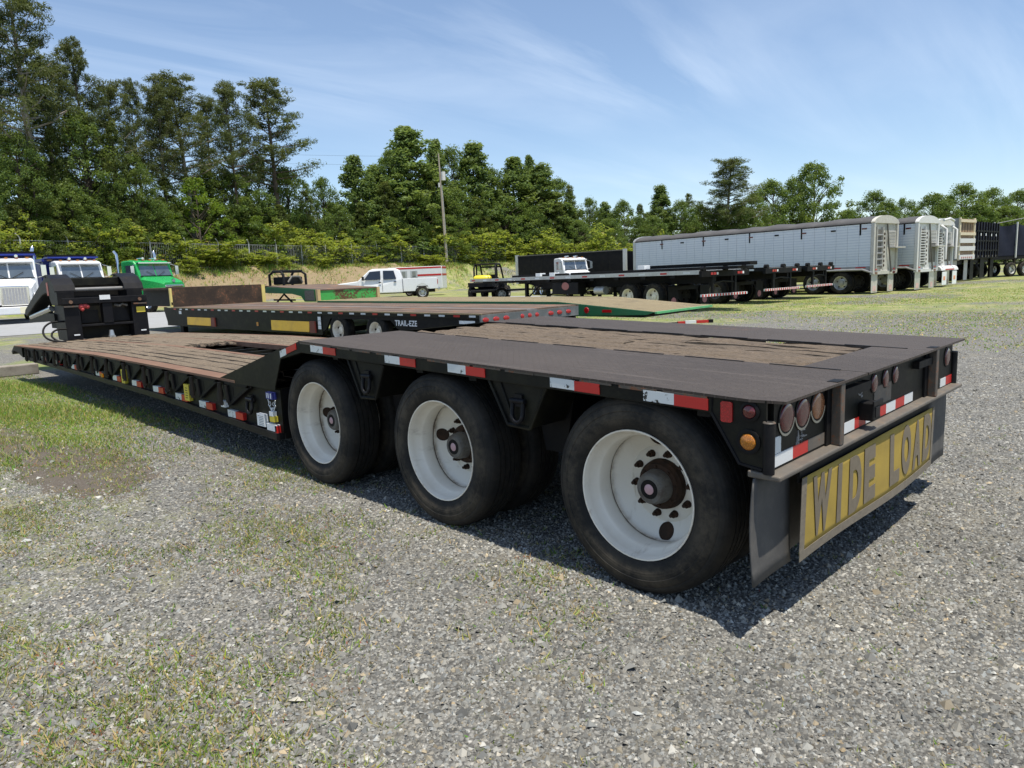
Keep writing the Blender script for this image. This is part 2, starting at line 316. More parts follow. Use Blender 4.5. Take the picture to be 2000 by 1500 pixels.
far_g = t.math('MULTIPLY', t.ramp(S_, 9, 26), t.math('ADD', 0.35, t.math('MULTIPLY', t.ramp(patch, 0.35, 0.6), 0.65)))
lush = mx(blob(-0.75, 11.0, 1.15, 4.6, 0.8), t.math('MULTIPLY', blob(-2.3, 10.5, 1.6, 5.5), 0.9), t.math('MULTIPLY', blob(3.4, 16.5, 3.5, 2.6), 0.8))
weeds = mx(t.math('MULTIPLY', blob(-2.2, 4.6, 2.0, 3.8, 0.9), 0.50), t.math('MULTIPLY', t.ramp(S_, 5.0, 9.0), 0.30), t.math('MULTIPLY', blob(-1.3, 2.8, 1.6, 2.4, 0.9), 0.30))
gm = mx(far_g, lush, weeds)
gm = t.ramp(t.math('ADD', gm, t.math('SUBTRACT', t.math('MULTIPLY', t.math('ADD', t.math('MULTIPLY', mid, 0.5), t.math('MULTIPLY', fine, 0.6)), 1.3), 0.72)), 0.42, 0.80)
gcol = t.mix(t.noise(9, 5, 0.7), (0.115, 0.165, 0.028), (0.245, 0.265, 0.075)); gcol = t.mix(t.ramp(t.noise(1.3, 5, 0.65), 0.42, 0.66), gcol, (0.31, 0.28, 0.14))
gcol = t.mix(t.math('MULTIPLY', lush, 0.75), gcol, t.mix(fine, (0.085, 0.15, 0.018), (0.17, 0.215, 0.045)))
c = t.mix(gm, c, gcol)
tan = t.mix(t.noise(1.1, 6, 0.7, t.coord((1, 1, 2.4))), (0.32, 0.245, 0.145), (0.15, 0.11, 0.06))
at_ = t.n.new('ShaderNodeAttribute'); at_.attribute_name = 'behind_fence'; D_ = at_.outputs['Fac']
bank = t.math('MULTIPLY', t.math('MULTIPLY', t.ramp(D_, -11, -9), t.math('SUBTRACT', 1.0, t.ramp(D_, -2.5, -0.8))), t.math('MULTIPLY', t.ramp(L_, -34, -27), t.math('SUBTRACT', 1.0, t.ramp(L_, -11, -4))))
c = t.mix(t.ramp(t.math('ADD', bank, t.math('MULTIPLY', t.math('SUBTRACT', patch, 0.5), 0.5)), 0.35, 0.6), c, tan)
forest = t.ramp(D_, 0.0, 3.0); c = t.mix(forest, c, t.mix(mid, (0.05, 0.06, 0.02), (0.12, 0.12, 0.045)))
dirt = t.ramp(t.math('ADD', mx(blob(-1.0, 5.6, 0.44, 1.25, 0.6), blob(-1.3, 7.6, 0.42, 1.15, 0.6)), t.math('MULTIPLY', t.math('SUBTRACT', mid, 0.5), 2.4)), 0.45, 0.58)
c = t.mix(t.math('MULTIPLY', dirt, 0.85), c, t.mix(fine, (0.055, 0.043, 0.032), (0.135, 0.105, 0.078)))
lane = t.math('MULTIPLY', t.ramp(big, 0.55, 0.75), 0.18); c = t.mix(lane, c, (0.29, 0.27, 0.22))
hgt = t.math('ADD', t.math('MULTIPLY', t.math('SUBTRACT', 1.0, v1d), 0.5), t.math('MULTIPLY', t.math('SUBTRACT', 1.0, v2d), 0.5))
ground_m = t.set(c, 0.92, None, t.bump(fine, 0.6, 0.02, t.bump(hgt, 1.0, 0.02)))
ss = np.unique(np.concatenate([np.arange(-40, 0, 5), np.arange(0, 14, 1.0), np.arange(14, 30, 2), np.arange(30, 110, 0.8), [120, 130, 170, 240, 400, 900, 2500]]))
ll = np.unique(np.concatenate([[-2500, -900, -400, -200, -120, -80], np.arange(-60, 60, 1.5), [70, 90, 130, 200, 400, 900, 2500]]))
SS, LL = np.meshgrid(ss, ll, indexing='ij'); GX, GY = SL(SS, LL); V = np.stack([GX, GY, GZ(GX, GY)], -1).reshape(-1, 3)
DF = (SS - SF(LL)).ravel(); V[:, 2] += np.where((DF > -9) & (DF < -0.5) & (LL.ravel() < 12), RNG.normal(0, 0.13, len(V)), 0)
nl = len(ll); ii, jj = np.meshgrid(np.arange(len(ss) - 1), np.arange(nl - 1), indexing='ij'); a = (ii * nl + jj).ravel()
F = np.stack([a, a + nl, a + nl + 1, a + 1], 1)[:, ::-1]
ground = bpy.data.objects.new('ground', raw_mesh('ground', V, F, ground_m, smooth=True)); COL.objects.link(ground); tag(ground, kind='structure'); _a = ground.data.attributes.new('behind_fence', 'FLOAT', 'POINT'); _a.data.foreach_set('value', DF.astype(np.float32))
t = NT('pale_gravel_road'); n1 = t.noise(2, 6, 0.65); n2 = t.noise(40, 5, 0.7); n3 = t.noise(0.5, 4)
c = t.mix(n2, (0.20, 0.205, 0.21), (0.36, 0.365, 0.37)); c = t.mix(t.math('MULTIPLY', t.ramp(n1, 0.45, 0.7), 0.4), c, (0.20, 0.19, 0.17)); road_m = t.set(c, 0.9, None, t.bump(n2, 0.5, 0.02))
rb = MB(); nn = 60
def roadp(u, v):
    l = -70 + 72 * u; s0 = 24 + 0.5 * math.sin(l * 0.4) + 0.3 * math.sin(l * 1.1) + 0.10 * max(0, l + 17); s1 = 38.5 + 0.4 * math.sin(l * 0.5 + 1) + 0.22 * max(0, l + 27)
    s = s0 + (s1 - s0) * v; x, y = SL(s, l); return (x, y, float(GZ(x, y)) + 0.012)
rb.grid(roadp, 80, 14); road = rb.build('gravel_road', road_m, smooth=60); tag(road, kind='structure')

# ================================================================= LOWBOY TRAILER
TR = thing('lowboy_trailer', 'long black three-axle lowboy trailer with tread plate rear deck and white wheels', 'trailer')
def zd(y): return 0.950 + 0.0293 * y                       # rear deck
def zl(y, x=0.0): return float(np.interp(y, [3.5, 5, 7, 8.8, 11, 13.7], [0.665, 0.68, 0.695, 0.70, 0.668, 0.62])) + 0.03 * math.sin(math.pi * min(max(x, 0), 2.6) / 2.6)
def zb(y): return float(np.interp(y, [4.0, 6.8, 12.6, 13.7], [0.252, 0.345, 0.415, 0.43]))
WT = 2.60
def yz(px, py, x=0.0):
    p = PL(px, py, 0, x); return (float(p[1]), float(p[2]))
def xz(px, py, y=0.0):
    p = PL(px, py, 1, y); return (float(p[0]), float(p[2]))
# rear deck plates: ragged outer edges
def deck_plate(name, x0, x1, y0, y1, jag=0.008, mat=tread, cut=False):
    mb = MB(); n = max(2, int((y1 - y0) / 0.12)); top = []; 
    L = []; Rr = []
    for i in range(n + 1):
        y = y0 + (y1 - y0) * i / n; L.append((x0 - random.uniform(0, jag) * (1 if i not in (0, n) else 0), y)); Rr.append((x1 + random.uniform(0, jag) * (1 if i not in (0, n) else 0), y))
    if cut: L[0] = (x0 + 0.035, y0 - 0.004)
    vs = []; 
    for (a, b) in zip(L, Rr):
        for (x, y) in (a, b):
            vs.append((x, y, zd(y))); vs.append((x, y, zd(y) - 0.011))
    fs = []
    for i in range(n):
        k = 4 * i; fs += [(k, k + 2, k + 6, k + 4), (k + 1, k + 5, k + 7, k + 3), (k, k + 4, k + 5, k + 1), (k + 2, k + 3, k + 7, k + 6)]
    fs += [(0, 1, 3, 2), (4 * n, 4 * n + 2, 4 * n + 3, 4 * n + 1)]
    return mb.add(vs, fs).build(name, mat, TR)
deck_plate('deck_plate', 0.0, 0.893, 0.0, 3.56, cut=True); deck_plate('deck_plate', 1.885, WT, 0.0, 3.56); deck_plate('deck_plate', 0.903, 1.875, -0.002, 0.305)
MB().box(0.60, 1.0, 0.02, 3.5, 0.86, 0.90).box(1.75, 2.0, 0.02, 3.5, 0.86, 0.90).build('deck_support', black_fr, TR)
# welded gap bars beside the wood
for x in (0.884, 1.877):
    for k in range(7):
        y0 = 0.12 + k * 0.48; m = MB(); m.hexa([(x, y0, zd(y0) + 0.0005), (x + 0.016, y0, zd(y0) + 0.0005), (x + 0.016, y0 + 0.34, zd(y0 + .34) + 0.0005), (x, y0 + 0.34, zd(y0 + .34) + 0.0005), (x, y0, zd(y0) + 0.003), (x + 0.016, y0, zd(y0) + 0.003), (x + 0.016, y0 + 0.34, zd(y0 + .34) + 0.003), (x, y0 + 0.34, zd(y0 + .34) + 0.003)])
        m.build('slot_bar', black_fr, TR)
def plank(name, x0, x1, y0, y1, zf, th=0.035, mat=wood_a, rag=0.007, seg=0.11):
    n = max(3, int((y1 - y0) / seg)); secs = []; ph = random.uniform(0, 9); ex = random.uniform(-.06, .06); tilt = random.uniform(-.006, .006)
    for i in range(n + 1):
        y = y0 + (y1 - y0) * i / n; jl = random.uniform(0, rag); jr = random.uniform(0, rag); xm = (x0 + x1) / 2 + random.uniform(-.01, .01)
        dz = lambda: random.uniform(-rag, rag * 0.6); b = zf(y, (x0 + x1) / 2)
        secs.append([(x0 + jl, y, b - th), (x1 - jr, y, b - th), (x1 - jr, y, b - 0.006 + dz() + tilt), (xm + (x1 - x0) * .22, y, b + dz()), (xm - (x1 - x0) * .22, y, b + dz()), (x0 + jl, y, b - 0.006 + dz() - tilt)])
    return MB().loft(secs).build(name, mat, TR)
xs = np.linspace(0.905, 1.872, 7)
for k in range(6):
    cuts = [0.315 + random.uniform(-.02, .03), random.uniform(1.2, 2.4), 3.42 + random.uniform(-.12, .08)] if k % 3 else [0.315, 3.45]
    for a, b in zip(cuts[:-1], cuts[1:]):
        plank('deck_plank', xs[k] + 0.003, xs[k + 1] - 0.003, a + 0.004, b - 0.004, lambda y, x: zd(y) - 0.006)
# sloping transition behind the rear deck and front end plate
MB().hexa([(0.02, 3.57, 1.045), (WT, 3.57, 1.045), (WT, 3.57, 1.053), (0.02, 3.57, 1.053), (0.02, 5.0, 0.672), (WT, 5.0, 0.672), (WT, 5.0, 0.68), (0.02, 5.0, 0.68)]).build('transition_ramp', black, TR)
# side rail of the rear deck, with the slope at its front
rail = MB(); pts = [(0.285, zd(.285) - 0.013), (3.56, zd(3.56) - 0.013), (3.86, 0.972), (3.86, 0.905), (3.54, zd(3.54) - 0.085), (0.285, zd(.285) - 0.075)]
rail.prism(pts, 0, 0.002, 0.07); rail.build('side_rail', black, TR, bevel=0.004)
MB().prism(pts, 0, WT - 0.07, WT - 0.002).build('side_rail', black, TR)
# rail lip: worn strip just under the plate
lip = MB()
for k in range(14):
    y0 = 0.30 + k * 0.235; y1 = y0 + random.uniform(0.12, 0.235); h = random.uniform(0.006, 0.014)
    lip.prism([(y0, zd(y0) - 0.0115), (y1, zd(y1) - 0.0115), (y1, zd(y1) - 0.0115 - h), (y0, zd(y0) - 0.0115 - h)], 0, -0.003, 0.004)
tag(lip.build('rail_lip', worn_edge, TR), kind='stuff')
def tape(y0, y1, zt, h, mat, x=-0.002, z1=None):
    z1 = zt if z1 is None else z1
    return MB().prism([(y0, zt), (y1, z1), (y1, z1 - h), (y0, zt - h)], 0, x - 0.0015, x + (0.0035 if x < 0 else 0.030)).build('reflective_tape', mat, TR)
for a, b, c_ in [(3.388, 3.222, 3.063), (2.491, 2.338, 2.188), (1.892, 1.742, 1.592), (1.132, 0.982, 0.836), (0.6, 0.45, 0.296)]:
    tape(b, a, zd(b) - 0.018, 0.047, white_tape, z1=zd(a) - 0.018); tape(c_, b, zd(c_) - 0.020, 0.047, red_tape, z1=zd(b) - 0.020)
tape(3.75, 3.85, 0.995, 0.05, white_tape, z1=0.968); tape(3.60, 3.75, 1.036, 0.045, red_tape, z1=0.995)
# gusset plate that closes the transition at the side
gus = MB().prism([(5.014, 0.682), (3.862, 0.985), (3.862, 0.905), (3.99, 0.69), (4.0, 0.655), (4.7, 0.655)], 0, 0.004, 0.014); gus.build('gusset_plate', black, TR)
MB().prism([(5.014, 0.682), (3.862, 0.985), (3.862, 0.905), (3.99, 0.69), (4.0, 0.655), (4.7, 0.655)], 0, WT - 0.014, WT - 0.004).build('gusset_plate', black, TR)
# under-frame: main beams, cross members, axles
for x in (0.78, 1.74):
    MB().prism([(0.08, 0.62), (0.08, 0.9), (3.5, 1.02), (3.9, 0.9), (5.0, 0.62), (5.0, 0.30), (4.0, 0.30), (3.6, 0.62)], 0, x - 0.06, x + 0.06).build('main_beam', black_fr, TR)
for k in range(7):
    y = 0.35 + 0.47 * k; MB().box(0.06, 2.54, y - 0.03, y + 0.03, zd(y) - 0.11, zd(y) - 0.02).build('cross_member', black_fr, TR)
MB().box(0.72, 1.80, 0.12, 3.5, 0.80, 0.84).build('belly_plate', black_fr, TR)
AX = [0.684, 2.070, 3.456]
for y in AX: MB().cyl((0.25, y, 0.462), (2.35, y, 0.462), 0.07, n=16).build('axle', black_fr, TR, smooth=40)
# wheels ------------------------------------------------------------
tyre_prof = [(0.062, 0.288), (0.044, 0.300), (0.036, 0.306), (0.024, 0.330), (0.020, 0.350), (0.0195, 0.352), (0.019, 0.375), (0.021, 0.383), (0.0185, 0.386), (0.024, 0.412), (0.030, 0.420), (0.0285, 0.424), (0.038, 0.441), (0.055, 0.4545), (0.068, 0.458)]
for g in (0.098, 0.135, 0.172, 0.209): tyre_prof += [(g - 0.006, 0.462), (g - 0.005, 0.450), (g + 0.005, 0.450), (g + 0.006, 0.462)]
tyre_prof += [(0.245, 0.458), (0.262, 0.452), (0.278, 0.430), (0.290, 0.380), (0.288, 0.340), (0.275, 0.306), (0.255, 0.288)]
rim_prof = [(0.062, 0.286), (0.046, 0.296), (0.040, 0.3005), (0.036, 0.2995), (0.037, 0.293), (0.050, 0.2875), (0.066, 0.284), (0.098, 0.279), (0.112, 0.266), (0.125, 0.2595), (0.165, 0.256), (0.190, 0.257), (0.205, 0.262), (0.225, 0.266), (0.236, 0.262), (0.244, 0.250), (0.262, 0.215), (0.276, 0.186), (0.271, 0.180), (0.271, 0.10)]
rim_back = [(0.279, 0.10), (0.282, 0.19), (0.268, 0.23), (0.262, 0.262), (0.275, 0.285)]
TYRE = MB().lathe(tyre_prof, n=64).mesh('tyre', tyre_m, 50)
RIM = MB().lathe(rim_prof, n=56).lathe(rim_back, n=56).mesh('wheel', white_rim, 40)
GRIME = MB().lathe([(0.199, 0.2585), (0.203, 0.2608), (0.209, 0.2625)], n=56).mesh('grime_ring', rim_grime, 40)
hub = MB().lathe([(0.276, 0.122), (0.240, 0.116), (0.234, 0.108), (0.222, 0.104), (0.220, 0.080)], n=32)
for k in range(8): a = 2 * math.pi * k / 8; hub.cyl((0.222, 0.092 * math.cos(a), 0.092 * math.sin(a)), (0.213, 0.092 * math.cos(a), 0.092 * math.sin(a)), 0.007, n=6)
HUBD = hub.mesh('hub', hub_dark, 40)
HUBC = MB().lathe([(0.222, 0.082), (0.175, 0.077), (0.158, 0.072), (0.150, 0.064), (0.149, 0.045), (0.153, 0.040), (0.150, 0.036), (0.150, 0.0)], n=32).mesh('hub_cap', hub_m, 40)
CAPR = MB().lathe([(0.1495, 0.046), (0.146, 0.044), (0.146, 0.026), (0.149, 0.024)], n=24).mesh('cap_ring', black_fr, 40)
CAPP = MB().lathe([(0.148, 0.025), (0.1455, 0.022), (0.1450, 0.0)], n=20).mesh('cap_window', cap_pink, 40)
nut = MB().cyl((0.273, 0, 0), (0.248, 0, 0), 0.016, n=6).cyl((0.248, 0, 0), (0.230, 0, 0), 0.009, n=8)
nut.lathe([(0.2715, 0.0185), (0.2690, 0.018), (0.2690, 0.0)], n=14); nut.v = [(x, y, z) for x, y, z in nut.v]; NUT = nut.mesh('lug_nut', hub_dark, 40)  # thin dark disc at the nut base is its shadow put into colour
_h = MB().lathe([(0.006, 0.040), (-0.003, 0.040), (-0.004, 0.036), (-0.002, 0.034), (-0.002, 0.0)], n=20); _h.v = [(0.2545 + a - 0.51 * b, b, c) for a, b, c in _h.v]; HOLE = _h.mesh('hand_hole', hub_dark, 40)
def ob(me, name, parent, loc=(0, 0, 0), rot=(0, 0, 0)):
    o = bpy.data.objects.new(name, me); COL.objects.link(o); o.parent = parent; o.location = loc; o.rotation_euler = rot; return o
def wheel_at(y, x, spin, outer=True, flip=False):
    w = ob(RIM, 'wheel', TR, (x, y, 0.455), (spin, 0, math.pi if flip else 0))
    ob(TYRE, 'tyre', w)
    if outer:
        ob(GRIME, 'grime_ring', w)
        ob(HUBD, 'hub', w); ob(HUBC, 'hub_cap', w); ob(CAPR, 'cap_ring', w); ob(CAPP, 'cap_window', w)
        for k in range(10):
            a = 2 * math.pi * (k + .5) / 10; ob(NUT, 'lug_nut', w, (0, 0.150 * math.cos(a), 0.150 * math.sin(a)))
        for k in range(2):
            ob(HOLE, 'hand_hole', w, (0, 0.226 * math.cos(math.pi * k), 0.226 * math.sin(math.pi * k)), (math.pi * k, 0, 0))
    return w
# spin puts the hand hole low and forward on the rear wheel, high on the others
for y, sp_ in zip(AX, (R(-96), R(7), R(5))):
    wheel_at(y, 0.005, sp_); wheel_at(y, 0.335, sp_ + 1, False)
    wheel_at(y, WT - 0.005, 0.4, True, True); wheel_at(y, WT - 0.335, 0.9, False, True)
# brackets with D-rings between the wheels
def dring(name, y, z, x, parent, h=0.13, w=0.075, r=0.0115, mat=black_gloss):
    pts = [(x, y - w / 2, z), (x - .008, y - w / 2, z - h * .55)] + [(x - .012, y - w / 2 * math.cos(a), z - h * .55 - w / 2 * math.sin(a)) for a in np.linspace(0.2, math.pi - .2, 8)] + [(x - .008, y + w / 2, z - h * .55), (x, y + w / 2, z)]
    m = MB().tube(pts, r, 8); m.cyl((x, y - w / 2 - .012, z), (x, y + w / 2 + .012, z), r * 1.25, n=10); m.box(x, x + 0.02, y - w / 2 + .01, y + w / 2 - .01, z - .03, z + .035)
    return m.build(name, mat, parent, smooth=50)
for pts in ([(2.965, 0.955), (2.83, 0.705), (2.665, 0.712), (2.55, 0.935)], [(1.60, 0.925), (1.463, 0.690), (1.305, 0.684), (1.18, 0.915)]):
    br = MB().prism(pts, 0, 0.035, 0.30).build('tie_down_bracket', black, TR, bevel=0.006)
    cy = sum(p[0] for p in pts) / 4
    rim_ = MB()
    for i in range(3):
        a, b = pts[i], pts[i + 1]; rim_.tube([(0.03, a[0], a[1]), (0.03, b[0], b[1])], 0.011, 6)
    rim_.tube([(0.034, pts[0][0] - .08, pts[0][1]), (0.03, pts[1][0] - .045, pts[1][1] + .015)], 0.007, 6); rim_.build('bracket_rim', black, br)
    dring('tie_down_ring', cy - 0.01, 0.853 if cy > 2 else 0.822, 0.02, br)
# inner wheel-house walls and hanging suspension hangers
for y in (1.38, 2.76): MB().prism([(y - .16, 0.9), (y + .16, 0.9), (y + .07, 0.50), (y - .07, 0.50)], 0, 0.30, 0.72).build('suspension_hanger', black_fr, TR)

# rear end ------------------------------------------------------------
YP = 0.055
MB().box(0.06, 2.56, YP, YP + 0.03, 0.672, 0.936).build('rear_panel', black, TR)
MB().prism([(0.0, 0.648), (0.0, 0.668), (0.13, 0.676), (0.13, 0.648)], 0, 0.0, 2.60).build('rear_ledge', ledge_m, TR, bevel=0.006)
MB().box(0.27, 2.06, 0.040, 0.052, 0.575, 0.648).build('ledge_skirt', black_fr, TR)
def post(x0, x1):
    p = MB().box(x0, x1, YP - 0.012, YP - 0.001, 0.670, 0.935).build('rear_post', black_fr, TR)
    MB().box(x1 - 0.045, x1, 0.001, YP - 0.012, 0.670, 0.939).build('post_flange', worn_edge, p, bevel=0.004)
    return p
post(0.545, 0.632); post(1.955, 2.052)
for x in (0.60, 2.03): MB().box(x - 0.05, x + 0.03, 0.004, 0.05, 0.951, 0.9535).build('stake_slot', black_fr, TR)
def lens(x, z, rx, rz, mat, name='tail_lamp'):
    o = MB(); secs = []
    for yy, k in ((YP + 0.001, 1.0), (YP - 0.006, 1.0), (YP - 0.010, 0.9), (YP - 0.012, 0.55)):
        secs.append([(x + rx * k * math.cos(a), yy, z + rz * k * math.sin(a)) for a in np.linspace(0, 2 * math.pi, 20, endpoint=False)])
    l = o.loft(secs).build(name, mat, TR, smooth=60)
    gr = MB().lathe([(0.0005, 1.12), (-0.004, 1.16), (-0.006, 1.05), (-0.005, 1.0)], ax=1, n=24); gr.v = [(x + a[0] * rx, YP + a[1], z + a[2] * rz) for a in gr.v]; gr.build('lamp_grommet', black_fr, l, smooth=60)
    return l
def lp(a, b): return xz(1350 + a / 2.5, 620 + b / 2.5, YP)
for (a, b), m_ in zip(((462, 487), (541, 462), (615, 430)), (red_lens, red_lens, orange_lens)):
    x, z = lp(a, b); lens(x, z, 0.062, 0.058, m_)
    sh = MB().prism([(x + 0.075 * math.cos(q), z + 0.074 * math.sin(q)) for q in np.linspace(math.pi * 1.05, math.pi * 1.95, 12)] + [(x + 0.064 * math.cos(q), z + 0.060 * math.sin(q)) for q in np.linspace(math.pi * 1.95, math.pi * 1.05, 12)], 1, YP - 0.005, YP - 0.0035); sh.build('lamp_surround', paint('bare_metal_%d' % int(x * 100), (0.42, 0.37, 0.27), 0.5), TR)
for a, b in ((890, 320), (945, 297), (993, 278)): lens(*lp(a, b), 0.040, 0.044, red_lens, 'clearance_lamp')
x, z = lp(1247, 192); lens(x, z, 0.055, 0.055, red_lens)
def rtape(x0, x1, mat, z=0.733, h=0.050):
    return MB().box(x0, x1, YP - 0.0035, YP - 0.0002, z - h, z).build('reflective_tape', mat, TR)
x0, x1 = lp(402, 725)[0], lp(565, 660)[0]; rtape(max(x0, .062), x0 + (x1 - x0) * .53, white_clean); rtape(x0 + (x1 - x0) * .53, x1, red_tape); rtape(x1 + .002, 0.543, ledge_m)
MB().box(0.066, 0.12, YP - 0.003, YP - 0.0002, 0.735, 0.80).build('reflective_tape', white_tape, TR)
xa, xb = 0.75, 1.77
edges = np.linspace(xa, xb, 8)
for k in range(7): rtape(edges[k], edges[k + 1], white_clean if k % 2 == 0 else red_tape, 0.731)
xc = lp(1212, 345)[0]; rtape(xc, xc + 0.115, white_clean, 0.728); rtape(xc + 0.117, min(xc + 0.26, 2.555), red_tape, 0.728)
x, z = lp(935, 368); MB().box(x - 0.13, x + 0.12, YP - 0.003, YP - 0.0002, z - 0.05, z + 0.045).build('worn_label', ledge_m, TR)
# number scrawled beside the lamps and the round badge
x, z = lp(825, 345); MB().lathe([(0, 0.036), (-0.002, 0.036), (-0.002, 0.029), (0, 0.029)], (x, YP - 0.0003, z), 1, 20).box(x + 0.012, x + 0.034, YP - 0.002, YP - 0.0003, z - 0.046, z - 0.036).build('round_marking', grey_st, TR)
x, z = lp(525, 582); sc_ = MB(); 
for k in range(7): a, b = random.uniform(-.05, .05), random.uniform(-.03, .03); sc_.box(x + a, x + a + .03, YP - .002, YP - .0004, z + b, z + b + .004); sc_.box(x + b * 1.3, x + b * 1.3 + .004, YP - .002, YP - .0004, z - .035, z + a * .6)
sc_.build('scratched_number', grey_st, TR)
x, z = xz(1350 + 885 / 2.5, 620 + 458 / 2.5, 0.0)
hk = MB().box(x - 0.02, x + 0.075, -0.012, YP + .002, z - 0.045, z + 0.04).build('plug_socket', black_fr, TR, bevel=0.006)
MB().box(x - 0.035, x + 0.09, -0.018, -0.010, z + 0.028, z + 0.052).box(x + 0.0, x + 0.055, -0.016, -0.011, z - 0.03, z + 0.02).build('socket_cover', black_gloss, hk, bevel=0.003)
# light bracket on the left rear corner, and its twin on the right
LB = [(0.287, 0.957), (0.290, 0.885), (0.168, 0.694), (0.075, 0.682), (0.062, 0.682), (0.062, 0.951)]
for xx, nm in ((0.012, 'light_bracket'), (2.575, 'light_bracket')):
    lb = MB().prism(LB, 0, xx, xx + 0.012).build(nm, black, TR)
    MB().tube([(xx + .002, *LB[0]), (xx + .002, *LB[1]), (xx + .002, *LB[2]), (xx + .002, *LB[3])], 0.009, 6).build('bracket_edge', black_gloss, lb, smooth=50)
    pz = MB().cyl((xx, 0.050, 0.672), (xx, 0.050, 0.866), 0.022, n=14).build('corner_post', black_gloss, TR, smooth=40)
    MB().lathe([(0.866, 0.022), (0.868, 0.024), (0.872, 0.021), (0.872, 0.014), (0.862, 0.012)], (xx, 0.05, 0), 2, 14).build('post_top', worn_edge, pz, smooth=40)
def xlens(y, z, r, mat, name):
    l = MB().lathe([(0.012, r), (0.004, r), (0.0, r * .8), (-0.002, 0)], (0, y, z), 0, 20).build(name, mat, TR, smooth=60)
    MB().lathe([(0.0118, r * 1.55), (0.006, r * 1.55), (0.003, r * 1.15), (0.006, r)], (0, y, z), 0, 20).build('lamp_grommet', black_fr, l, smooth=50)
xlens(0.127, 0.903, 0.026, red_lens, 'side_lamp'); xlens(0.131, 0.785, 0.032, amber, 'side_lamp')
MB().prism([(0.196 + .008 * (q[0] < 0), 0) for q in ()] or [(0.196, 0.858), (0.203, 0.852), (0.238, 0.852), (0.245, 0.858), (0.245, 0.928), (0.238, 0.934), (0.203, 0.934), (0.196, 0.928)], 0, 0.004, 0.0115).build('side_reflector', red_refl, TR)
# mud flaps
def flap(x0, x1, y, zt, zb_, lean, mat=flap_m, tw=0.0):
    def f(u, v):
        return (x0 + (x1 - x0) * u + tw * (1 - v) * (1 - u), y + lean * (1 - v) ** 1.3 * (1 + .25 * u) + 0.012 * math.sin(v * 3 + u * 2), zb_ + (zt - zb_) * v)
    m = MB().grid(f, 6, 8); o = m.build('mud_flap', mat, TR, smooth=60); s = o.modifiers.new('thick', 'SOLIDIFY'); s.thickness = 0.008; return o
flap(0.0, 0.27, 0.105, 0.645, 0.235, -0.03, tw=-0.06); flap(0.285, 0.62, 0.135, 0.645, 0.225, 0.0); flap(1.95, 2.26, 0.12, 0.645, 0.21, 0.0); flap(2.27, 2.57, 0.10, 0.645, 0.20, -0.02)
# banner
BNX0, BNX1, BZ0, BZ1 = 0.262, 2.07, 0.268, 0.600
BN = thing('oversize_load_banner', 'yellow WIDE LOAD banner hanging below the rear ledge of the lowboy trailer', 'banner', (1.17, 0.03, 0.268))
def bw(x, z): return 0.002 * math.sin(x * 5.2 + 1) + 0.006 * ((0.56 - z) / 0.29) * math.sin(x * 3.1 + .6) - 0.004
def ban(u, v):
    x = BNX0 + (BNX1 - BNX0) * u; z = BZ0 + (BZ1 - BZ0) * v + 0.008 * math.sin(u * 7) * (1 - v); return (x - 1.17, bw(x, z), z - 0.268)
t = NT('yellow_mesh_fabric'); n = t.noise(7, 5, 0.6); wv = t.voro(260, rnd=0.0); c = t.mix(n, (0.46, 0.32, 0.045), (0.32, 0.22, 0.04)); c = t.mix(t.math('MULTIPLY', t.ramp(wv, .25, .6), .35), c, (0.16, .11, .02)); c = t.mix(t.math('MULTIPLY', t.ramp(t.noise(2.2, 5, .6), .52, .75), .5), c, (0.26, 0.20, 0.07)); yel_fab = t.set(c, 0.85, None, t.bump(n, .2, .01))
t = NT('grey_webbing'); n = t.noise(30, 5); grey_web = t.set(t.mix(n, (0.13, 0.108, 0.08), (0.21, 0.18, 0.135)), 0.9, None, t.bump(n, .3, .01))
t = NT('faded_letter_fabric'); n = t.noise(26, 5, .7); letter_m = t.set(t.mix(n, (0.115, 0.094, 0.064), (0.20, 0.165, 0.115)), 0.9)
bo = MB().grid(ban, 40, 8).build('fabric', yel_fab, BN, smooth=60); s_ = bo.modifiers.new('t', 'SOLIDIFY'); s_.thickness = 0.003; s_.offset = 1
def hem(u0, u1, v0, v1, nu, nv, nm):
    m = MB().grid(lambda a, b: (lambda p: (p[0], p[1] - 0.004, p[2]))(ban(u0 + (u1 - u0) * a, v0 + (v1 - v0) * b)), nu, nv); o = m.build(nm, grey_web, BN); q = o.modifiers.new('t', 'SOLIDIFY'); q.thickness = 0.002; q.offset = 1
hem(-0.004, 1.004, -0.07, 0.05, 40, 2, 'hem'); hem(-0.006, 0.02, 0.05, 1.0, 1, 8, 'hem'); hem(0.985, 1.006, 0.05, 1.0, 1, 8, 'hem')
def word(txt, xa, xb, za, zb_):
    lw = (xb - xa) / len(txt)
    for i, ch in enumerate(txt):
        wdt = lw * (1.0 if ch == 'W' else 0.24 if ch == 'I' else 0.80); x_ = xa + lw * i + (lw - wdt) / 2; dz = random.uniform(-.006, .006)
        def wave(p): return (p[0] + x_ - 1.17, bw(p[0] + x_, p[1] + za) - 0.0065, p[1] + za + dz - 0.268)
        o = text_mesh(ch, zb_ - za, letter_m, BN, 'letter', width=wdt, wave=lambda p: wave(p), bold=0.055)
        q = o.modifiers.new('t', 'SOLIDIFY'); q.thickness = 0.0015; q.offset = 0
word('WIDE', 0.36, 1.12, 0.310, 0.578); word('LOAD', 1.30, 2.045, 0.310, 0.578)

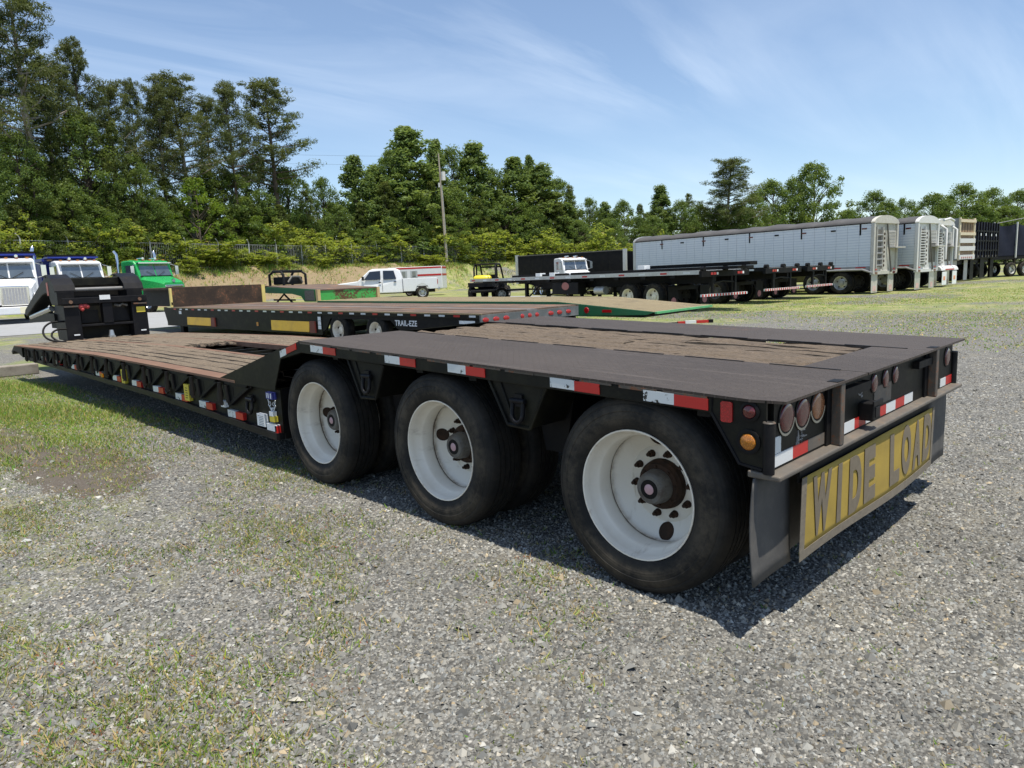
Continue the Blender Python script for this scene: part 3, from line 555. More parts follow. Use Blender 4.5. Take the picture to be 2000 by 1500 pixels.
# lower deck ------------------------------------------------------------
def strip(name, x0, x1, y0, y1, mat, th=0.02, dz=0.0, n=24):
    secs = []
    for i in range(n + 1):
        y = y0 + (y1 - y0) * i / n; za, zc = zl(y, x0) + dz, zl(y, x1) + dz
        secs.append([(x0, y, za - th), (x1, y, zc - th), (x1, y, zc), (x0, y, za)])
    return MB().loft(secs).build(name, mat, TR)
strip('edge_flange', 0.0, 0.135, 4.72, 13.62, rusty); strip('edge_flange', 2.56, 2.70, 4.95, 13.55, rusty)
strip('inner_flange', 0.885, 0.955, 4.98, 13.3, rusty, 0.06); strip('inner_flange', 1.640, 1.710, 4.98, 13.3, rusty, 0.06)
def wood_strip(x0, x1, y0, y1, n, mat):
    e = np.linspace(x0, x1, n + 1)
    for k in range(n):
        ys = [y0 + random.uniform(-.02, .02)]
        while ys[-1] < y1 - 2.2: ys.append(ys[-1] + random.uniform(1.5, 3.4))
        ys.append(y1 + random.uniform(-.05, .03))
        for a, b in zip(ys[:-1], ys[1:]): plank('deck_plank', e[k] + .0015, e[k + 1] - .0015, a + .004, b - .004, lambda y, x: zl(y, x) + 0.008, 0.04, mat, 0.006, 0.2)
wood_strip(0.14, 0.88, 4.98, 13.3, 5, wood_b); wood_strip(1.715, 2.555, 4.98, 13.3, 6, wood_b); wood_strip(0.96, 1.635, 8.45, 13.3, 4, wood_b)
# open well: ribs over a dark pan, splintered boards at its front edge
for k in range(8):
    y = 5.25 + k * 0.42; MB().box(0.957, 1.638, y - 0.022, y + 0.022, zl(y) - 0.12, zl(y) - 0.035).build('well_rib', black, TR)
MB().box(0.95, 1.64, 4.98, 8.5, 0.36, 0.37).build('well_pan', black_fr, TR)
for k in range(5):
    x = 0.98 + k * 0.13; plank('splintered_board', x, x + 0.09, 8.22 + random.uniform(0, .15), 8.44, lambda y, x_: zl(y, x_) + 0.0, 0.03, wood_a, 0.02, 0.06)
MB().box(0.10, 0.9, 5.0, 13.4, 0.535, 0.54).box(1.70, 2.56, 5.0, 13.4, 0.535, 0.54).box(0.95, 1.65, 8.5, 13.4, 0.535, 0.54).build('light_block_sheet', black_fr, TR)  # unseen dark sheets added below the planks to block light through the gaps
# cross bearers carrying the boards, side webs and bottom rails
for k in range(14):
    y = 5.0 + 0.64 * k; z = zl(y); MB().box(0.06, 2.6, y - 0.04, y + 0.04, z - 0.16, z - 0.105).build('cross_bearer', black_fr, TR)
def web(x0, x1, ya, yb, za, zb_, name, mat, n=18):
    secs = []
    for i in range(n + 1):
        y = ya + (yb - ya) * i / n; secs.append([(x0, y, zb_(y)), (x1, y, zb_(y)), (x1, y, za(y)), (x0, y, za(y))])
    return MB().loft(secs).build(name, mat, TR)
for x0, x1, xr0, xr1 in ((0.045, 0.06, 0.0, 0.075), (2.55, 2.565, 2.535, 2.61)):
    web(x0, x1, 4.0, 13.1, lambda y: min(zl(y) - 0.021, 0.654 if y < 4.7 else 9), lambda y: zb(y) + 0.055, 'side_web', black)
    web(xr0, xr1, 4.035, 12.75, lambda y: zb(y) + 0.055, zb, 'bottom_rail', black_gloss)
MB().box(0.06, 2.55, 4.0, 4.02, 0.26, 0.66).build('end_bulkhead', black_fr, TR)
for x in (0.92, 1.68): web(x - .03, x + .03, 5.0, 13.3, lambda y: zl(y) - 0.065, lambda y: zb(y) + 0.02, 'main_beam', black_fr)
# outriggers along the side
og = MB()
for a, b in (((0.0, 0.0), (-0.50, 0.0)), ((-0.50, 0.0), (-0.07, -0.19)), ((-0.07, -0.19), (0.0, 0.0))):  # dark outline bars put the bracket's shadow edges into colour and shape
    d = Vector((b[0] - a[0], b[1] - a[1])).normalized(); n_ = Vector((-d.y, d.x)) * 0.014
    og.prism([(a[0] + n_.x, a[1] + n_.y), (b[0] + n_.x, b[1] + n_.y), (b[0] - n_.x, b[1] - n_.y), (a[0] - n_.x, a[1] - n_.y)], 0, -0.028, 0.008)
og.prism([(-0.05, -0.02), (-0.085, -0.02), (-0.105, -0.17), (-0.07, -0.17)], 0, -0.045, 0.006); og.prism([(-0.16, -0.03), (-0.175, -0.03), (-0.175, -0.125), (-0.16, -0.125)], 0, -0.02, 0.005)
for k in range(3): og.prism([(-0.22 - k * .07, -0.035), (-0.235 - k * .07, -0.035), (-0.235 - k * .07, -0.085 + k * .018), (-0.22 - k * .07, -0.085 + k * .018)], 0, -0.008, 0.004)
og.cyl((-0.05, 0.03, 0.0), (-0.05, 0.03, -0.2), 0.018, n=10); og.tube([(-0.03, 0.05, -0.02), (-0.055, 0.055, -0.1), (-0.06, 0.045, -0.17), (-0.04, 0.02, -0.2)], 0.013, 6)
OG = og.mesh('outrigger', black_fr, None)
OGF = MB().prism([(-0.02, -0.014), (-0.44, -0.014), (-0.08, -0.165)], 0, -0.018, 0.006).mesh('outrigger_face', black, None)
for y in (4.975, 5.61, 6.25, 6.93, 7.60, 8.27, 8.87, 9.52, 10.17, 10.80, 11.43, 12.08, 12.66):
    ob(OGF, 'outrigger_face', ob(OG, 'outrigger', TR, (0.037, y, zl(y) - 0.036)))
for y in (5.11, 5.74): 
    p = MB().lathe([(0.006, 0.045), (0.0, 0.043), (0.0, 0.0)], (0.039, y, 0.53), 0, 14); p.v = [(a, y + (b - y) * .55, c) for a, b, c in p.v]; p.build('round_port', black_fr, TR)
dring('tie_down_ring', 4.50, 0.535, 0.02, TR, 0.13, 0.09, 0.014)
for y in (6.40, 7.05, 8.95, 10.4): dring('tie_down_ring', y, zl(y) - 0.18, 0.026, TR, 0.10, 0.07, 0.011)
for yw in (4.815, 5.443, 6.036, 6.67, 7.35, 8.05, 8.75, 9.9, 10.8, 11.6):
    z = zb(yw) + 0.125; tape(yw - 0.02, yw + 0.135, z, 0.06, white_tape if yw < 6.4 else white_clean, x=0.015); tape(yw - 0.165, yw - 0.022, z - 0.004, 0.06, red_tape, x=0.015)
def decal(y, z, w, h, mat, name='decal'): return MB().prism([(y - w / 2, z - h / 2), (y + w / 2, z - h / 2), (y + w / 2, z + h / 2), (y - w / 2, z + h / 2)], 0, 0.0100, 0.0444).build(name, mat, TR)
for y, z in ((5.86, 0.475), (7.78, 0.495)):
    d_ = decal(y, z, 0.12, 0.16, yellow_st)
    for k in range(5): MB().box(0.0092, 0.0099, y - 0.035 + random.uniform(0, .01), y + 0.035 - random.uniform(0, .02), z - 0.055 + k * .024, z - 0.048 + k * .024).build('printed_line', black_fr, d_)
d_ = decal(4.31, 0.385, 0.13, 0.10, white_st)
for k in range(6): MB().box(0.0092, 0.0099, 4.26, 4.36 - random.uniform(0, .03), 0.345 + k * .014, 0.350 + k * .014).build('printed_line', grey_st, d_)
decal(4.13, 0.345, 0.16, 0.055, white_st); decal(4.06, 0.335, 0.03, 0.06, red_tape); decal(4.11, 0.415, 0.075, 0.045, yellow_st); decal(4.12, 0.455, 0.06, 0.04, white_st); decal(5.03, 0.445, 0.085, 0.055, white_st)
# bear-head emblem: blue block, white outline of a head below it
e_ = decal(4.125, 0.60, 0.11, 0.055, blue_st, 'emblem'); MB().box(0.0090, 0.0099, 4.09, 4.105, 0.58, 0.62).box(0.0090, 0.0099, 4.13, 4.145, 0.58, 0.62).box(0.0090, 0.0099, 4.16, 4.17, 0.58, 0.62).build('emblem_letters', white_st, e_)
pts = [(4.19, .565), (4.175, .535), (4.185, .52), (4.165, .505), (4.15, .485), (4.125, .472), (4.10, .485), (4.085, .505), (4.07, .52), (4.08, .535), (4.065, .565)]
MB().tube([(0.030, a, b) for a, b in pts], 0.004, 5).tube([(0.030, 4.16, .55), (0.030, 4.14, .53), (0.030, 4.16, .515)], 0.003, 5).tube([(0.030, 4.10, .55), (0.030, 4.115, .53), (0.030, 4.095, .515)], 0.003, 5).cyl((0.025, 4.127, .495), (0.0440, 4.127, .495), 0.009, n=8).build('emblem_outline', white_st, e_)
# side marker lamp box
mk = MB().box(0.01, 0.044, 8.36, 8.62, 0.425, 0.505).build('marker_lamp_guard', black_fr, TR, bevel=0.01); MB().box(-0.004, 0.010, 8.535, 8.61, 0.43, 0.475).build('marker_lamp', amber, mk)
# front lip of the lower deck
MB().prism([(13.55, 0.60), (13.70, 0.615), (13.98, 0.50), (13.93, 0.455), (13.80, 0.53), (13.4, 0.50), (13.1, 0.44), (13.1, 0.60)], 0, 0.01, 0.14).build('front_hook', black, TR)
MB().prism([(13.55, 0.60), (13.70, 0.615), (13.98, 0.50), (13.93, 0.455), (13.80, 0.53), (13.4, 0.50), (13.1, 0.44), (13.1, 0.60)], 0, 2.45, 2.58).build('front_hook', black, TR)
MB().box(0.14, 2.46, 13.3, 13.62, 0.52, 0.612).build('front_sill', black_fr, TR)

# gooseneck ------------------------------------------------------------
YG = 13.0
def gx(px, py, y=YG): p = PL(px, py, 1, y); return float(p[0]), float(p[2])
def zoom(a, b): return 60 + a / 7.5, 500 + b / 7.5
def gz(a, b, y=YG): return gx(*zoom(a, b), y)
GN = MB()
xl0, xl1, xr0, xr1 = 0.68, 0.925, 1.76, 2.02
# two towers standing on the deck
GN.box(xl1 - .02, xr0 + .02, YG + 0.36, YG + 0.40, 0.665, 1.30)
gn = GN.build('gooseneck', black_gloss, TR, bevel=0.012)
for a, b in ((xl0, xl1), (xr0, xr1)):
    MB().prism([(YG, 0.66), (YG, 1.30), (YG + 0.55, 1.36), (YG + 0.75, 1.10), (YG + 0.62, 0.66)], 0, a, b).build('neck_tower', black_gloss, gn, bevel=0.012)
# swan-neck arms above the towers, curving forward
def arm(x0, x1):
    top = [(YG - 0.02, 1.28), (YG - 0.03, 1.50), (YG + 0.02, 1.60), (YG + 0.20, 1.72), (YG + 0.45, 1.79), (YG + 0.70, 1.77), (YG + 1.10, 1.66), (YG + 2.6, 1.20), (YG + 2.7, 1.12)]
    bot = [(YG + 2.55, 1.07), (YG + 1.6, 1.33), (YG + 1.05, 1.46), (YG + 0.75, 1.50), (YG + 0.55, 1.44), (YG + 0.42, 1.28)]
    MB().prism(top + bot, 0, x0, x1).build('neck_arm', black_gloss, gn, bevel=0.012)
    pl_ = MB()
    for (a, b), (c, d) in zip(top[1:5], top[2:6]): pl_.hexa([(x0 - .03, a, b + .004), (x1 + .03, a, b + .004), (x1 + .03, c, d + .004), (x0 - .03, c, d + .004), (x0 - .03, a, b + .024), (x1 + .03, a, b + .024), (x1 + .03, c, d + .024), (x0 - .03, c, d + .024)])
    pl_.build('arm_cover_plate', black_gloss, gn)
arm(0.60, 0.86); arm(1.70, 1.96)
MB().box(0.86, 1.70, YG + 0.30, YG + 0.34, 1.60, 1.74).build('cross_plate', black, gn, bevel=0.01); MB().cyl((0.86, YG + 0.12, 1.535), (1.72, YG + 0.12, 1.535), 0.035, n=14).build('cross_tube', paint('galvanised_grey', (0.16, 0.16, 0.16), 0.45), gn, smooth=40)
MB().box(0.86, 1.70, YG + 0.42, YG + 0.45, 1.15, 1.62).build('back_plate', black_fr, gn)
MB().box(0.66, 2.03, YG - 0.03, YG + 0.05, 1.285, 1.395).build('cross_beam', black_gloss, gn, bevel=0.008)
MB().box(1.245, 1.415, YG - 0.036, YG - 0.031, 1.345, 1.425).build('white_plate', white_st, gn)
MB().box(1.28, 1.44, YG - 0.01, YG + 0.14, 0.93, 1.285).build('centre_post', black_gloss, gn, bevel=0.008)
MB().box(0.925, 1.76, YG + 0.0, YG + 0.06, 0.885, 0.925).build('lower_shelf', black_gloss, gn, bevel=0.006); MB().box(0.925, 1.28, YG + 0.16, YG + 0.18, 0.92, 1.29).box(1.44, 1.76, YG + 0.16, YG + 0.18, 0.92, 1.29).box(0.925, 1.76, YG + 0.30, YG + 0.33, 0.66, 0.90).build('inner_panel', black, gn)
MB().box(0.94, 1.22, YG + 0.06, YG + 0.15, 0.94, 1.17).build('control_box', black_fr, gn, bevel=0.01)
MB().prism([(1.47, 0.95), (1.74, 0.95), (1.70, 1.14), (1.60, 1.20), (1.47, 1.20)], 1, YG + 0.10, YG + 0.15).build('side_plate', black_gloss, gn)
for x in (0.79, 1.90):
    MB().cyl((x, YG - 0.034, 1.325), (x, YG - 0.05, 1.325), 0.03, n=12).build('pin_head', rusty, gn, smooth=40)
    MB().box(x - 0.11, x + 0.11, YG - 0.04, YG - 0.005, 1.235, 1.262).build('post_cap', worn_edge, gn)
for x in (0.83, 1.92):
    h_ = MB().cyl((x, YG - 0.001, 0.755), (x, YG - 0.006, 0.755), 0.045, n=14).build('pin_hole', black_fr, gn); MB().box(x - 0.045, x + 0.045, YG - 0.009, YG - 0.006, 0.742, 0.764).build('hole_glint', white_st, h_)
MB().box(1.835, 1.985, YG - 0.006, YG - 0.001, 1.085, 1.185).build('warning_sticker', yellow_st, gn)
red_m = flat('faded_red_cloth', (0.45, 0.06, 0.06), 0.7)
rd = MB(); 
for q in ((0.95, 1.235, .055), (1.01, 1.25, .045), (1.05, 1.235, .04), (0.965, 1.19, .035)): rd.lathe([(-.04, 0.004), (-.03, q[2] * .8), (0, q[2]), (.03, q[2] * .75), (.04, .004)], (q[0], YG + .02, q[1]), 1, 10)
rd.build('red_gladhands', red_m, gn, smooth=60)
MB().cyl((1.36, YG - 0.06, 0.70), (1.36, YG - 0.06, 0.80), 0.05, 0.03, n=12).box(1.31, 1.41, YG - 0.10, YG - 0.02, 0.655, 0.70).build('lock_pin', flat('bare_steel', (0.45, 0.45, 0.43), 0.35, 0.8), gn)
MB().tube([(1.50, YG + .05, 1.24), (1.56, YG + .0, 1.22), (1.62, YG + .04, 1.25), (1.70, YG + .03, 1.22)], 0.022, 6).build('hose_bundle', hub_m, gn)
# white side decals on the tower and side plates
MB().box(0.655, 0.68, YG + 0.02, YG + 0.36, 1.27, 1.42).build('side_cover', black, gn)
for k in range(3): MB().box(0.652, 0.6545, YG + 0.04 + k * .1, YG + 0.09 + k * .1, 1.36, 1.41).build('reflective_tape', red_tape if k % 2 else white_tape, gn)
for k in range(2): MB().box(0.652, 0.6545, YG + 0.06 + k * .15, YG + 0.14 + k * .15, 1.285, 1.34).build('decal', white_st, gn)
MB().box(0.595, 0.598, YG + 0.50, YG + 0.62, 1.45, 1.68).build('reflective_tape', red_tape, gn)
# hydraulic ram and lower neck that reach forward to the coupling
MB().cyl((0.66, YG + 0.7, 1.22), (0.66, YG + 2.4, 1.05), 0.05, n=12).build('ram', flat('ram_chrome', (0.5, 0.5, 0.5), 0.25, 0.9), gn, smooth=40)
MB().prism([(YG + 0.55, 1.12), (YG + 1.0, 1.14), (YG + 2.6, 1.02), (YG + 2.55, 0.95), (YG + 1.2, 0.99), (YG + 0.55, 0.98)], 0, 0.64, 1.95).build('neck_belly', black, gn)
MB().box(0.70, 1.9, YG + 0.6, YG + 1.1, 0.86, 0.98).build('neck_box', black_fr, gn)
ho = MB()
for pts in ([(0.68, YG + .1, 1.0), (0.5, YG + .15, 0.99), (0.38, YG + .1, 0.92), (0.33, YG, 0.82), (0.36, YG - .1, 0.73), (0.46, YG - .2, 0.68), (0.6, YG - .25, 0.665)], [(0.68, YG, 0.87), (0.56, YG, 0.87), (0.46, YG - .05, 0.83), (0.43, YG - .1, 0.76), (0.48, YG - .18, 0.69), (0.53, YG - .2, 0.67)]):
    P = [Vector(p) for p in pts]; Q = []
    for i in range(len(P) - 1):
        for k in range(4):
            t_ = k / 4; p0, p1, p2, p3 = P[max(i - 1, 0)], P[i], P[i + 1], P[min(i + 2, len(P) - 1)]
            Q.append(0.5 * ((2 * p1) + (p2 - p0) * t_ + (2 * p0 - 5 * p1 + 4 * p2 - p3) * t_ ** 2 + (3 * p1 - p0 - 3 * p2 + p3) * t_ ** 3))
    ho.tube(Q + [P[-1]], 0.017, 8)
ho.build('air_hose', black_fr, gn, smooth=60)
# timber lying in front of it
tm = MB().box(-2.6, 0.5, 14.6, 14.85, 0.0, 0.20).build('timber_sleeper', paint('grey_timber', (0.26, 0.235, 0.20), 0.9, (0.12, 0.10, 0.08), 0.6, 6, bump=.3), None, bevel=0.02); tag(tm, 'weathered grey timber sleeper lying on the grass before the lowboy deck', 'timber')
# ================================================================= PARKED TRAILERS AND TRUCKS
white_p = paint('white_truck_paint', (0.69, 0.70, 0.71), 0.25, (0.45, 0.42, 0.36), 0.15, 2)
blue_p = paint('blue_body_paint', (0.01, 0.025, 0.22), 0.35, (0.05, 0.05, 0.08), 0.3, 2)
green_p = paint('green_truck_paint', (0.015, 0.30, 0.07), 0.25, (0.03, 0.2, 0.05), 0.2, 2)
dgreen = paint('dark_green_trailer_paint', (0.012, 0.12, 0.045), 0.45, (0.05, 0.08, 0.03), 0.3, 3)
pgreen = paint('peeling_green_paint', (0.05, 0.36, 0.07), 0.5, (0.12, 0.30, 0.06), 0.4, 2.2, rust=0.62, rustc=(0.10, 0.045, 0.02))
chrome = flat('chrome', (0.75, 0.75, 0.75), 0.12, 1.0, 0.05); alu = paint('aluminium', (0.52, 0.52, 0.50), 0.35, (0.3, 0.28, 0.24), 0.4, 3, metal=0.55)
gl = glass(); yellow_p = paint('yellow_panel_paint', (0.46, 0.29, 0.015), 0.45, (0.25, 0.15, 0.03), 0.5, 3); paleyel = paint('pale_yellow_post', (0.75, 0.60, 0.20), 0.5, (0.3, 0.22, 0.1), 0.4, 4)
redbrown = paint('dark_red_paint', (0.12, 0.02, 0.015), 0.5, (0.05, 0.02, 0.02), 0.4, 4); headl = flat('headlamp_glass', (0.7, 0.72, 0.74), 0.1)
rustdeck = paint('rust_brown_deck', (0.10, 0.068, 0.050), 0.8, (0.19, 0.125, 0.08), 0.75, 1.3, bump=.2, rust=0.35, rustc=(0.24, 0.10, 0.05)); rustpanel = paint('rust_stained_black_panel', (0.045, 0.033, 0.026), 0.7, (0.15, 0.09, 0.055), 0.6, 2.0, bump=.2, rust=0.38, rustc=(0.18, 0.085, 0.05))
palewood = wood('pale_deck_plank', (0.33, 0.27, 0.15), (0.21, 0.17, 0.10), (0.12, 0.075, 0.045)); silver_pl = paint('bare_deck_steel', (0.17, 0.155, 0.145), 0.55, (0.11, 0.08, 0.06), 0.9, 0.8)
sil_side = NT('silver_side_sheet'); _w = sil_side.n.new('ShaderNodeTexWave'); _w.bands_direction = 'Z'; _w.inputs['Scale'].default_value = 2.6; _w.inputs['Distortion'].default_value = 0.0; sil_side.l.new(sil_side.tc.outputs['Object'], _w.inputs['Vector'])
_r = sil_side.ramp(_w.outputs[1], 0.0, 0.12); _n = sil_side.noise(1.5, 4); sil_side = sil_side.set(sil_side.mix(_r, (0.42, 0.47, 0.54), sil_side.mix(_n, (0.58, 0.61, 0.65), (0.66, 0.69, 0.72))), 0.4, 0.15, sil_side.bump(_r, .3, .01))
tarp_grey = paint('grey_roll_tarp', (0.060, 0.058, 0.060), 0.8, (0.11, 0.105, 0.10), 0.6, 1.2, bump=.3); offwhite = paint('off_white_frame', (0.48, 0.465, 0.42), 0.5, (0.35, 0.3, 0.22), 0.5, 5); whiteframe = paint('white_frame', (0.60, 0.60, 0.59), 0.45, (0.5, 0.46, 0.4), 0.25, 5)
grille_m = paint('grille_mesh', (0.36, 0.36, 0.37), 0.5, (0.2, 0.2, 0.2), 0.5, 20); navy = paint('navy_black_tarp', (0.010, 0.012, 0.026), 0.55, (0.03, 0.03, 0.05), 0.4, 1.5, bump=.3); tanframe = paint('tan_tailgate_paint', (0.62, 0.54, 0.38), 0.55, (0.4, 0.3, 0.18), 0.4, 4); greybody = paint('grey_body_paint', (0.26, 0.26, 0.26), 0.5, (0.16, 0.15, 0.14), 0.5, 2)

BT = MB().lathe([(-0.5, 0.60), (-0.5, 0.66), (-0.52, 0.80), (-0.46, 0.94), (-0.34, 1.0), (0.34, 1.0), (0.46, 0.94), (0.52, 0.80), (0.5, 0.66), (0.5, 0.60)], n=32)
def bwheel(parent, x, y, z, r, w, mat, side=-1):
    m = MB().lathe([(-0.49 * side, 0.60), (-0.52 * side, 0.61), (-0.50 * side, 0.585), (-0.30 * side, 0.54), (0.02 * side, 0.52), (0.05 * side, 0.40), (-0.05 * side, 0.30), (-0.05 * side, 0.22), (-0.22 * side, 0.20), (-0.25 * side, 0.0)], n=24)
    m.v = [(a * w, b * r, c * r) for a, b, c in m.v]; o = m.build('wheel', mat, parent, smooth=40, loc=(x, y, z))
    t_ = MB(); t_.v = [(a * w, b * r, c * r) for a, b, c in BT.v]; t_.f = list(BT.f); t_.build('tyre', rubber, o, smooth=45)
    for k in range(5):
        a = 2 * math.pi * k / 5 + .3; MB().cyl((-side * -0.035 * w * -1 - side * 0.045 * w, 0.41 * r * math.cos(a), 0.41 * r * math.sin(a)), (-side * 0.02 * w, 0.41 * r * math.cos(a), 0.41 * r * math.sin(a)), 0.065 * r, n=8).build('hand_hole', hub_dark, o)
    return o
def P_(name, parent, mat, bevel=0.0, smooth=None):
    m = MB(); m._a = (name, mat, parent, smooth, bevel); return m
def done(m): return m.build(*m._a[:3], smooth=m._a[3], bevel=m._a[4])
def bx(name, mat, parent, *b, bevel=0.0): return MB().box(*b).build(name, mat, parent, bevel=bevel)
def tapes(parent, x, ys, z, h, w, slope=0.0, side=0):
    for k, y in enumerate(ys):
        bx('reflective_tape', white_clean if k % 2 == 0 else red_tape, parent, x - 0.004, x + 0.0, y, y + w, z - h + slope * y, z + slope * y)

# --- black drop-deck trailer beside the lowboy --------------------------------
T2 = thing('drop_deck_trailer', 'black drop deck trailer with yellow side boxes and rusty brown deck beyond the lowboy', 'trailer', (6.2, 8.4, 0.0), R(2.8), rx=0.0105)
LW, LT = 2.95, 13.5
for k in range(9):
    x0 = 0.02 + k * (LW - .04) / 9; bx('deck_board', silver_pl if k == 4 else rustdeck, T2, x0 + 0.004, x0 + (LW - .04) / 9 - 0.004, 0.03, LT, 0.765, 0.80 + random.uniform(-.004, .004))
bx('deck_edge', palewood, T2, 0.0, 0.03, 0.0, LT, 0.775, 0.803); bx('deck_edge', rustdeck, T2, LW - .03, LW, 0.0, LT, 0.775, 0.803)
bx('side_beam', black, T2, 0.03, 0.10, 5.25, LT + 0.45, 0.23, 0.775); bx('side_rail', black, T2, 0.012, 0.03, 0.02, LT + .2, 0.70, 0.775)
MB().prism([(0.05, 0.775), (0.05, 0.42), (2.4, 0.42), (2.5, 0.46), (2.7, 0.62), (4.9, 0.62), (5.1, 0.36), (5.25, 0.30), (5.25, 0.775)], 0, 0.04, 0.09).build('rear_side_frame', black_fr, T2)
bx('side_beam', black, T2, LW - .1, LW - .03, 0.05, LT + .45, 0.40, 0.775); bx('belly_plate', black_fr, T2, 0.1, LW - .1, 0.1, LT, 0.68, 0.70)
MB().prism([(LT + .45, 0.34), (LT + .45, 0.775), (LT + 0.62, 0.80), (LT + .62, .70)], 0, 0.03, 0.10).build('beam_nose', black, T2)
for k, y in enumerate(np.arange(0.15, LT, 0.42)): bx('reflective_tape', white_clean if k % 3 == 0 else (red_tape if k % 3 == 1 else white_tape), T2, 0.007, 0.0115, y, y + 0.17, 0.728, 0.765)
for y0, y1, z0, z1 in ((5.75, 7.48, 0.28, 0.53), (10.88, 12.4, 0.29, 0.52)):
    b_ = MB().hexa([(-0.02, y0, z0), (0.03, y0, z0), (0.03, y1, z0), (-0.02, y1, z0), (0.012, y0 - .03, z1), (0.03, y0 - .03, z1), (0.03, y1 + .05, z1), (0.012, y1 + .05, z1)]).build('side_box', yellow_p, T2, bevel=.006)
    bx('box_end', redbrown, b_, -0.015, 0.028, y0 - 0.26, y0 - 0.035, z0 - 0.01, z1 + .01)
bx('decal', white_st, T2, 0.024, 0.0285, 12.85, 13.02, 0.60, 0.70); 
for k in range(3): bx('decal', white_st, T2, 0.024, 0.0285, 5.28, 5.40, 0.36 + k * .10, 0.45 + k * .10)
bx('marker_lamp', amber, T2, 0.02, 0.0285, 8.2, 8.3, 0.36, 0.46); bx('decal', white_st, T2, 0.035, 0.0395, 0.2, 0.62, 0.60, 0.66)
for y in (3.23, 4.62):
    for x in (0.16, LW - .16): bwheel(T2, x, y, 0.36, 0.36, 0.24, white_rim, 1 if x < 1 else -1)
for y in (3.23, 4.62): MB().cyl((0.2, y, 0.36), (LW - .2, y, 0.36), 0.06, n=12).build('axle', black_fr, T2)
tx = text_mesh('TRAIL-EZE', 0.115, white_st, T2, 'lettering', width=0.70, m=Matrix(((0, 0, 1, 0.0375), (-1, 0, 0, 2.55), (0, 1, 0, 0.515), (0, 0, 0, 1))), bold=.02)
bx('rear_panel', paint('streaked_rear_steel', (0.10, 0.11, 0.11), 0.5, (0.22, 0.22, 0.22), 0.7, 3), T2, 0.0, LW, 0.0, 0.04, 0.58, 0.772)
for x in (0.12, 0.40, 0.68, 1.14, 1.36, 1.58, 2.02, 2.30, 2.6):
    o = MB(); r_ = 0.055 if x in (1.14, 1.36, 1.58) else 0.085
    o.loft([[(x + r_ * k * math.cos(a), yy, 0.68 + 0.045 * k * math.sin(a)) for a in np.linspace(0, 2 * math.pi, 12, endpoint=False)] for yy, k in ((0.001, 1), (-0.012, .9), (-0.016, .5))]); o.build('tail_lamp', red_refl, T2, smooth=50)
# riser to the upper deck
bx('front_riser', rustpanel, T2, 0.06, LW + .1, LT, LT + 0.06, 0.80, 1.40); bx('upper_deck', rustpanel, T2, 0.06, LW + .1, LT + .06, LT + 2.9, 1.33, 1.393)
for x in (0.0, LW + .1): bx('corner_post', paleyel, T2, x, x + 0.06 + .06 * (x > 1), LT - 0.03, LT + 0.05, 0.803, 1.385)
bx('post_stain', black_fr, T2, 0.012, 0.055, LT - 0.034, LT - 0.0305, 0.87, 0.95)
bx('neck_beam', black_fr, T2, 0.35, 0.55, LT + .1, LT + 3.0, 0.80, 1.33); bx('neck_beam', black_fr, T2, LW - .55, LW - .35, LT + .1, LT + 3.0, 0.80, 1.33)
bx('landing_foot', black_fr, T2, 0.35, 0.5, LT + .1, LT + .3, -0.14, 0.80)

# --- green plank trailer behind it --------------------------------------------
T3 = thing('green_plank_trailer', 'dark green trailer with pale plank deck and tapered beavertail rear end', 'trailer', (10.0, 7.2, -0.03), R(2.8), rx=0.010)
W3, L3 = 2.5, 12.6
for k in range(8):
    x0 = 0.03 + k * (W3 - .06) / 8
    MB().hexa([(x0 + .005, 0, .60), (x0 + .30, 0, .60), (x0 + .30, 2.6, .80), (x0 + .005, 2.6, .80), (x0 + .005, 0, .625), (x0 + .30, 0, .625), (x0 + .30, 2.6, .83), (x0 + .005, 2.6, .83)]).build('tail_plank', palewood, T3)
    bx('deck_plank', palewood, T3, x0 + .005, x0 + .30, 2.61, L3, .80, .83 + random.uniform(-.003, .003))
MB().prism([(0.0, .62), (2.6, .825), (L3, .825), (L3, .55), (3.3, .55), (2.4, .50), (0.2, .56)], 0, 0.0, 0.06).build('side_beam', dgreen, T3); MB().prism([(0.0, .62), (2.6, .825), (L3, .825), (L3, .55), (3.3, .55), (2.4, .50), (0.2, .56)], 0, W3 - .06, W3).build('side_beam', dgreen, T3)
bx('tail_bar', paint('light_green_edge', (.10, .42, .16), .5), T3, 0.0, W3, -0.05, 0.0, .585, .63); bx('belly_plate', black_fr, T3, 0.06, W3 - .06, .3, L3, .50, .54)
for y in (1.2, 1.75): MB().lathe([(0, .07), (-.012, .06), (-.014, 0)], (0.0, y, .64), 0, 12).build('side_lamp', red_refl, T3) if y > 1.5 else bx('side_lamp', red_refl, T3, -.012, 0.0, y - .12, y + .12, .60, .66)
for y in (4.6, 5.9, 7.2):
    for x in (0.2, W3 - .2): bwheel(T3, x, y, 0.37, 0.37, 0.24, white_rim, 1 if x < 1 else -1)
rs = bx('front_riser', pgreen, T3, 0.12, W3 - .12, L3, L3 + .05, .835, 1.155)
MB().hexa([(0.05, L3 - .02, 1.155), (W3 - .05, L3 - .02, 1.155), (W3 - .05, L3 + 3.2, 1.30), (0.05, L3 + 3.2, 1.30), (0.05, L3 - .02, 1.19), (W3 - .05, L3 - .02, 1.19), (W3 - .05, L3 + 3.2, 1.34), (0.05, L3 + 3.2, 1.34)]).build('upper_deck', rustdeck, T3)
for x in (0.0, W3 - .1): bx('corner_post', paint('tan_post_%d' % int(x), (.55, .40, .20), .6, (.3, .2, .1), .5, 4), T3, x, x + .11, L3 - .06, L3 + .06, .83, 1.19)
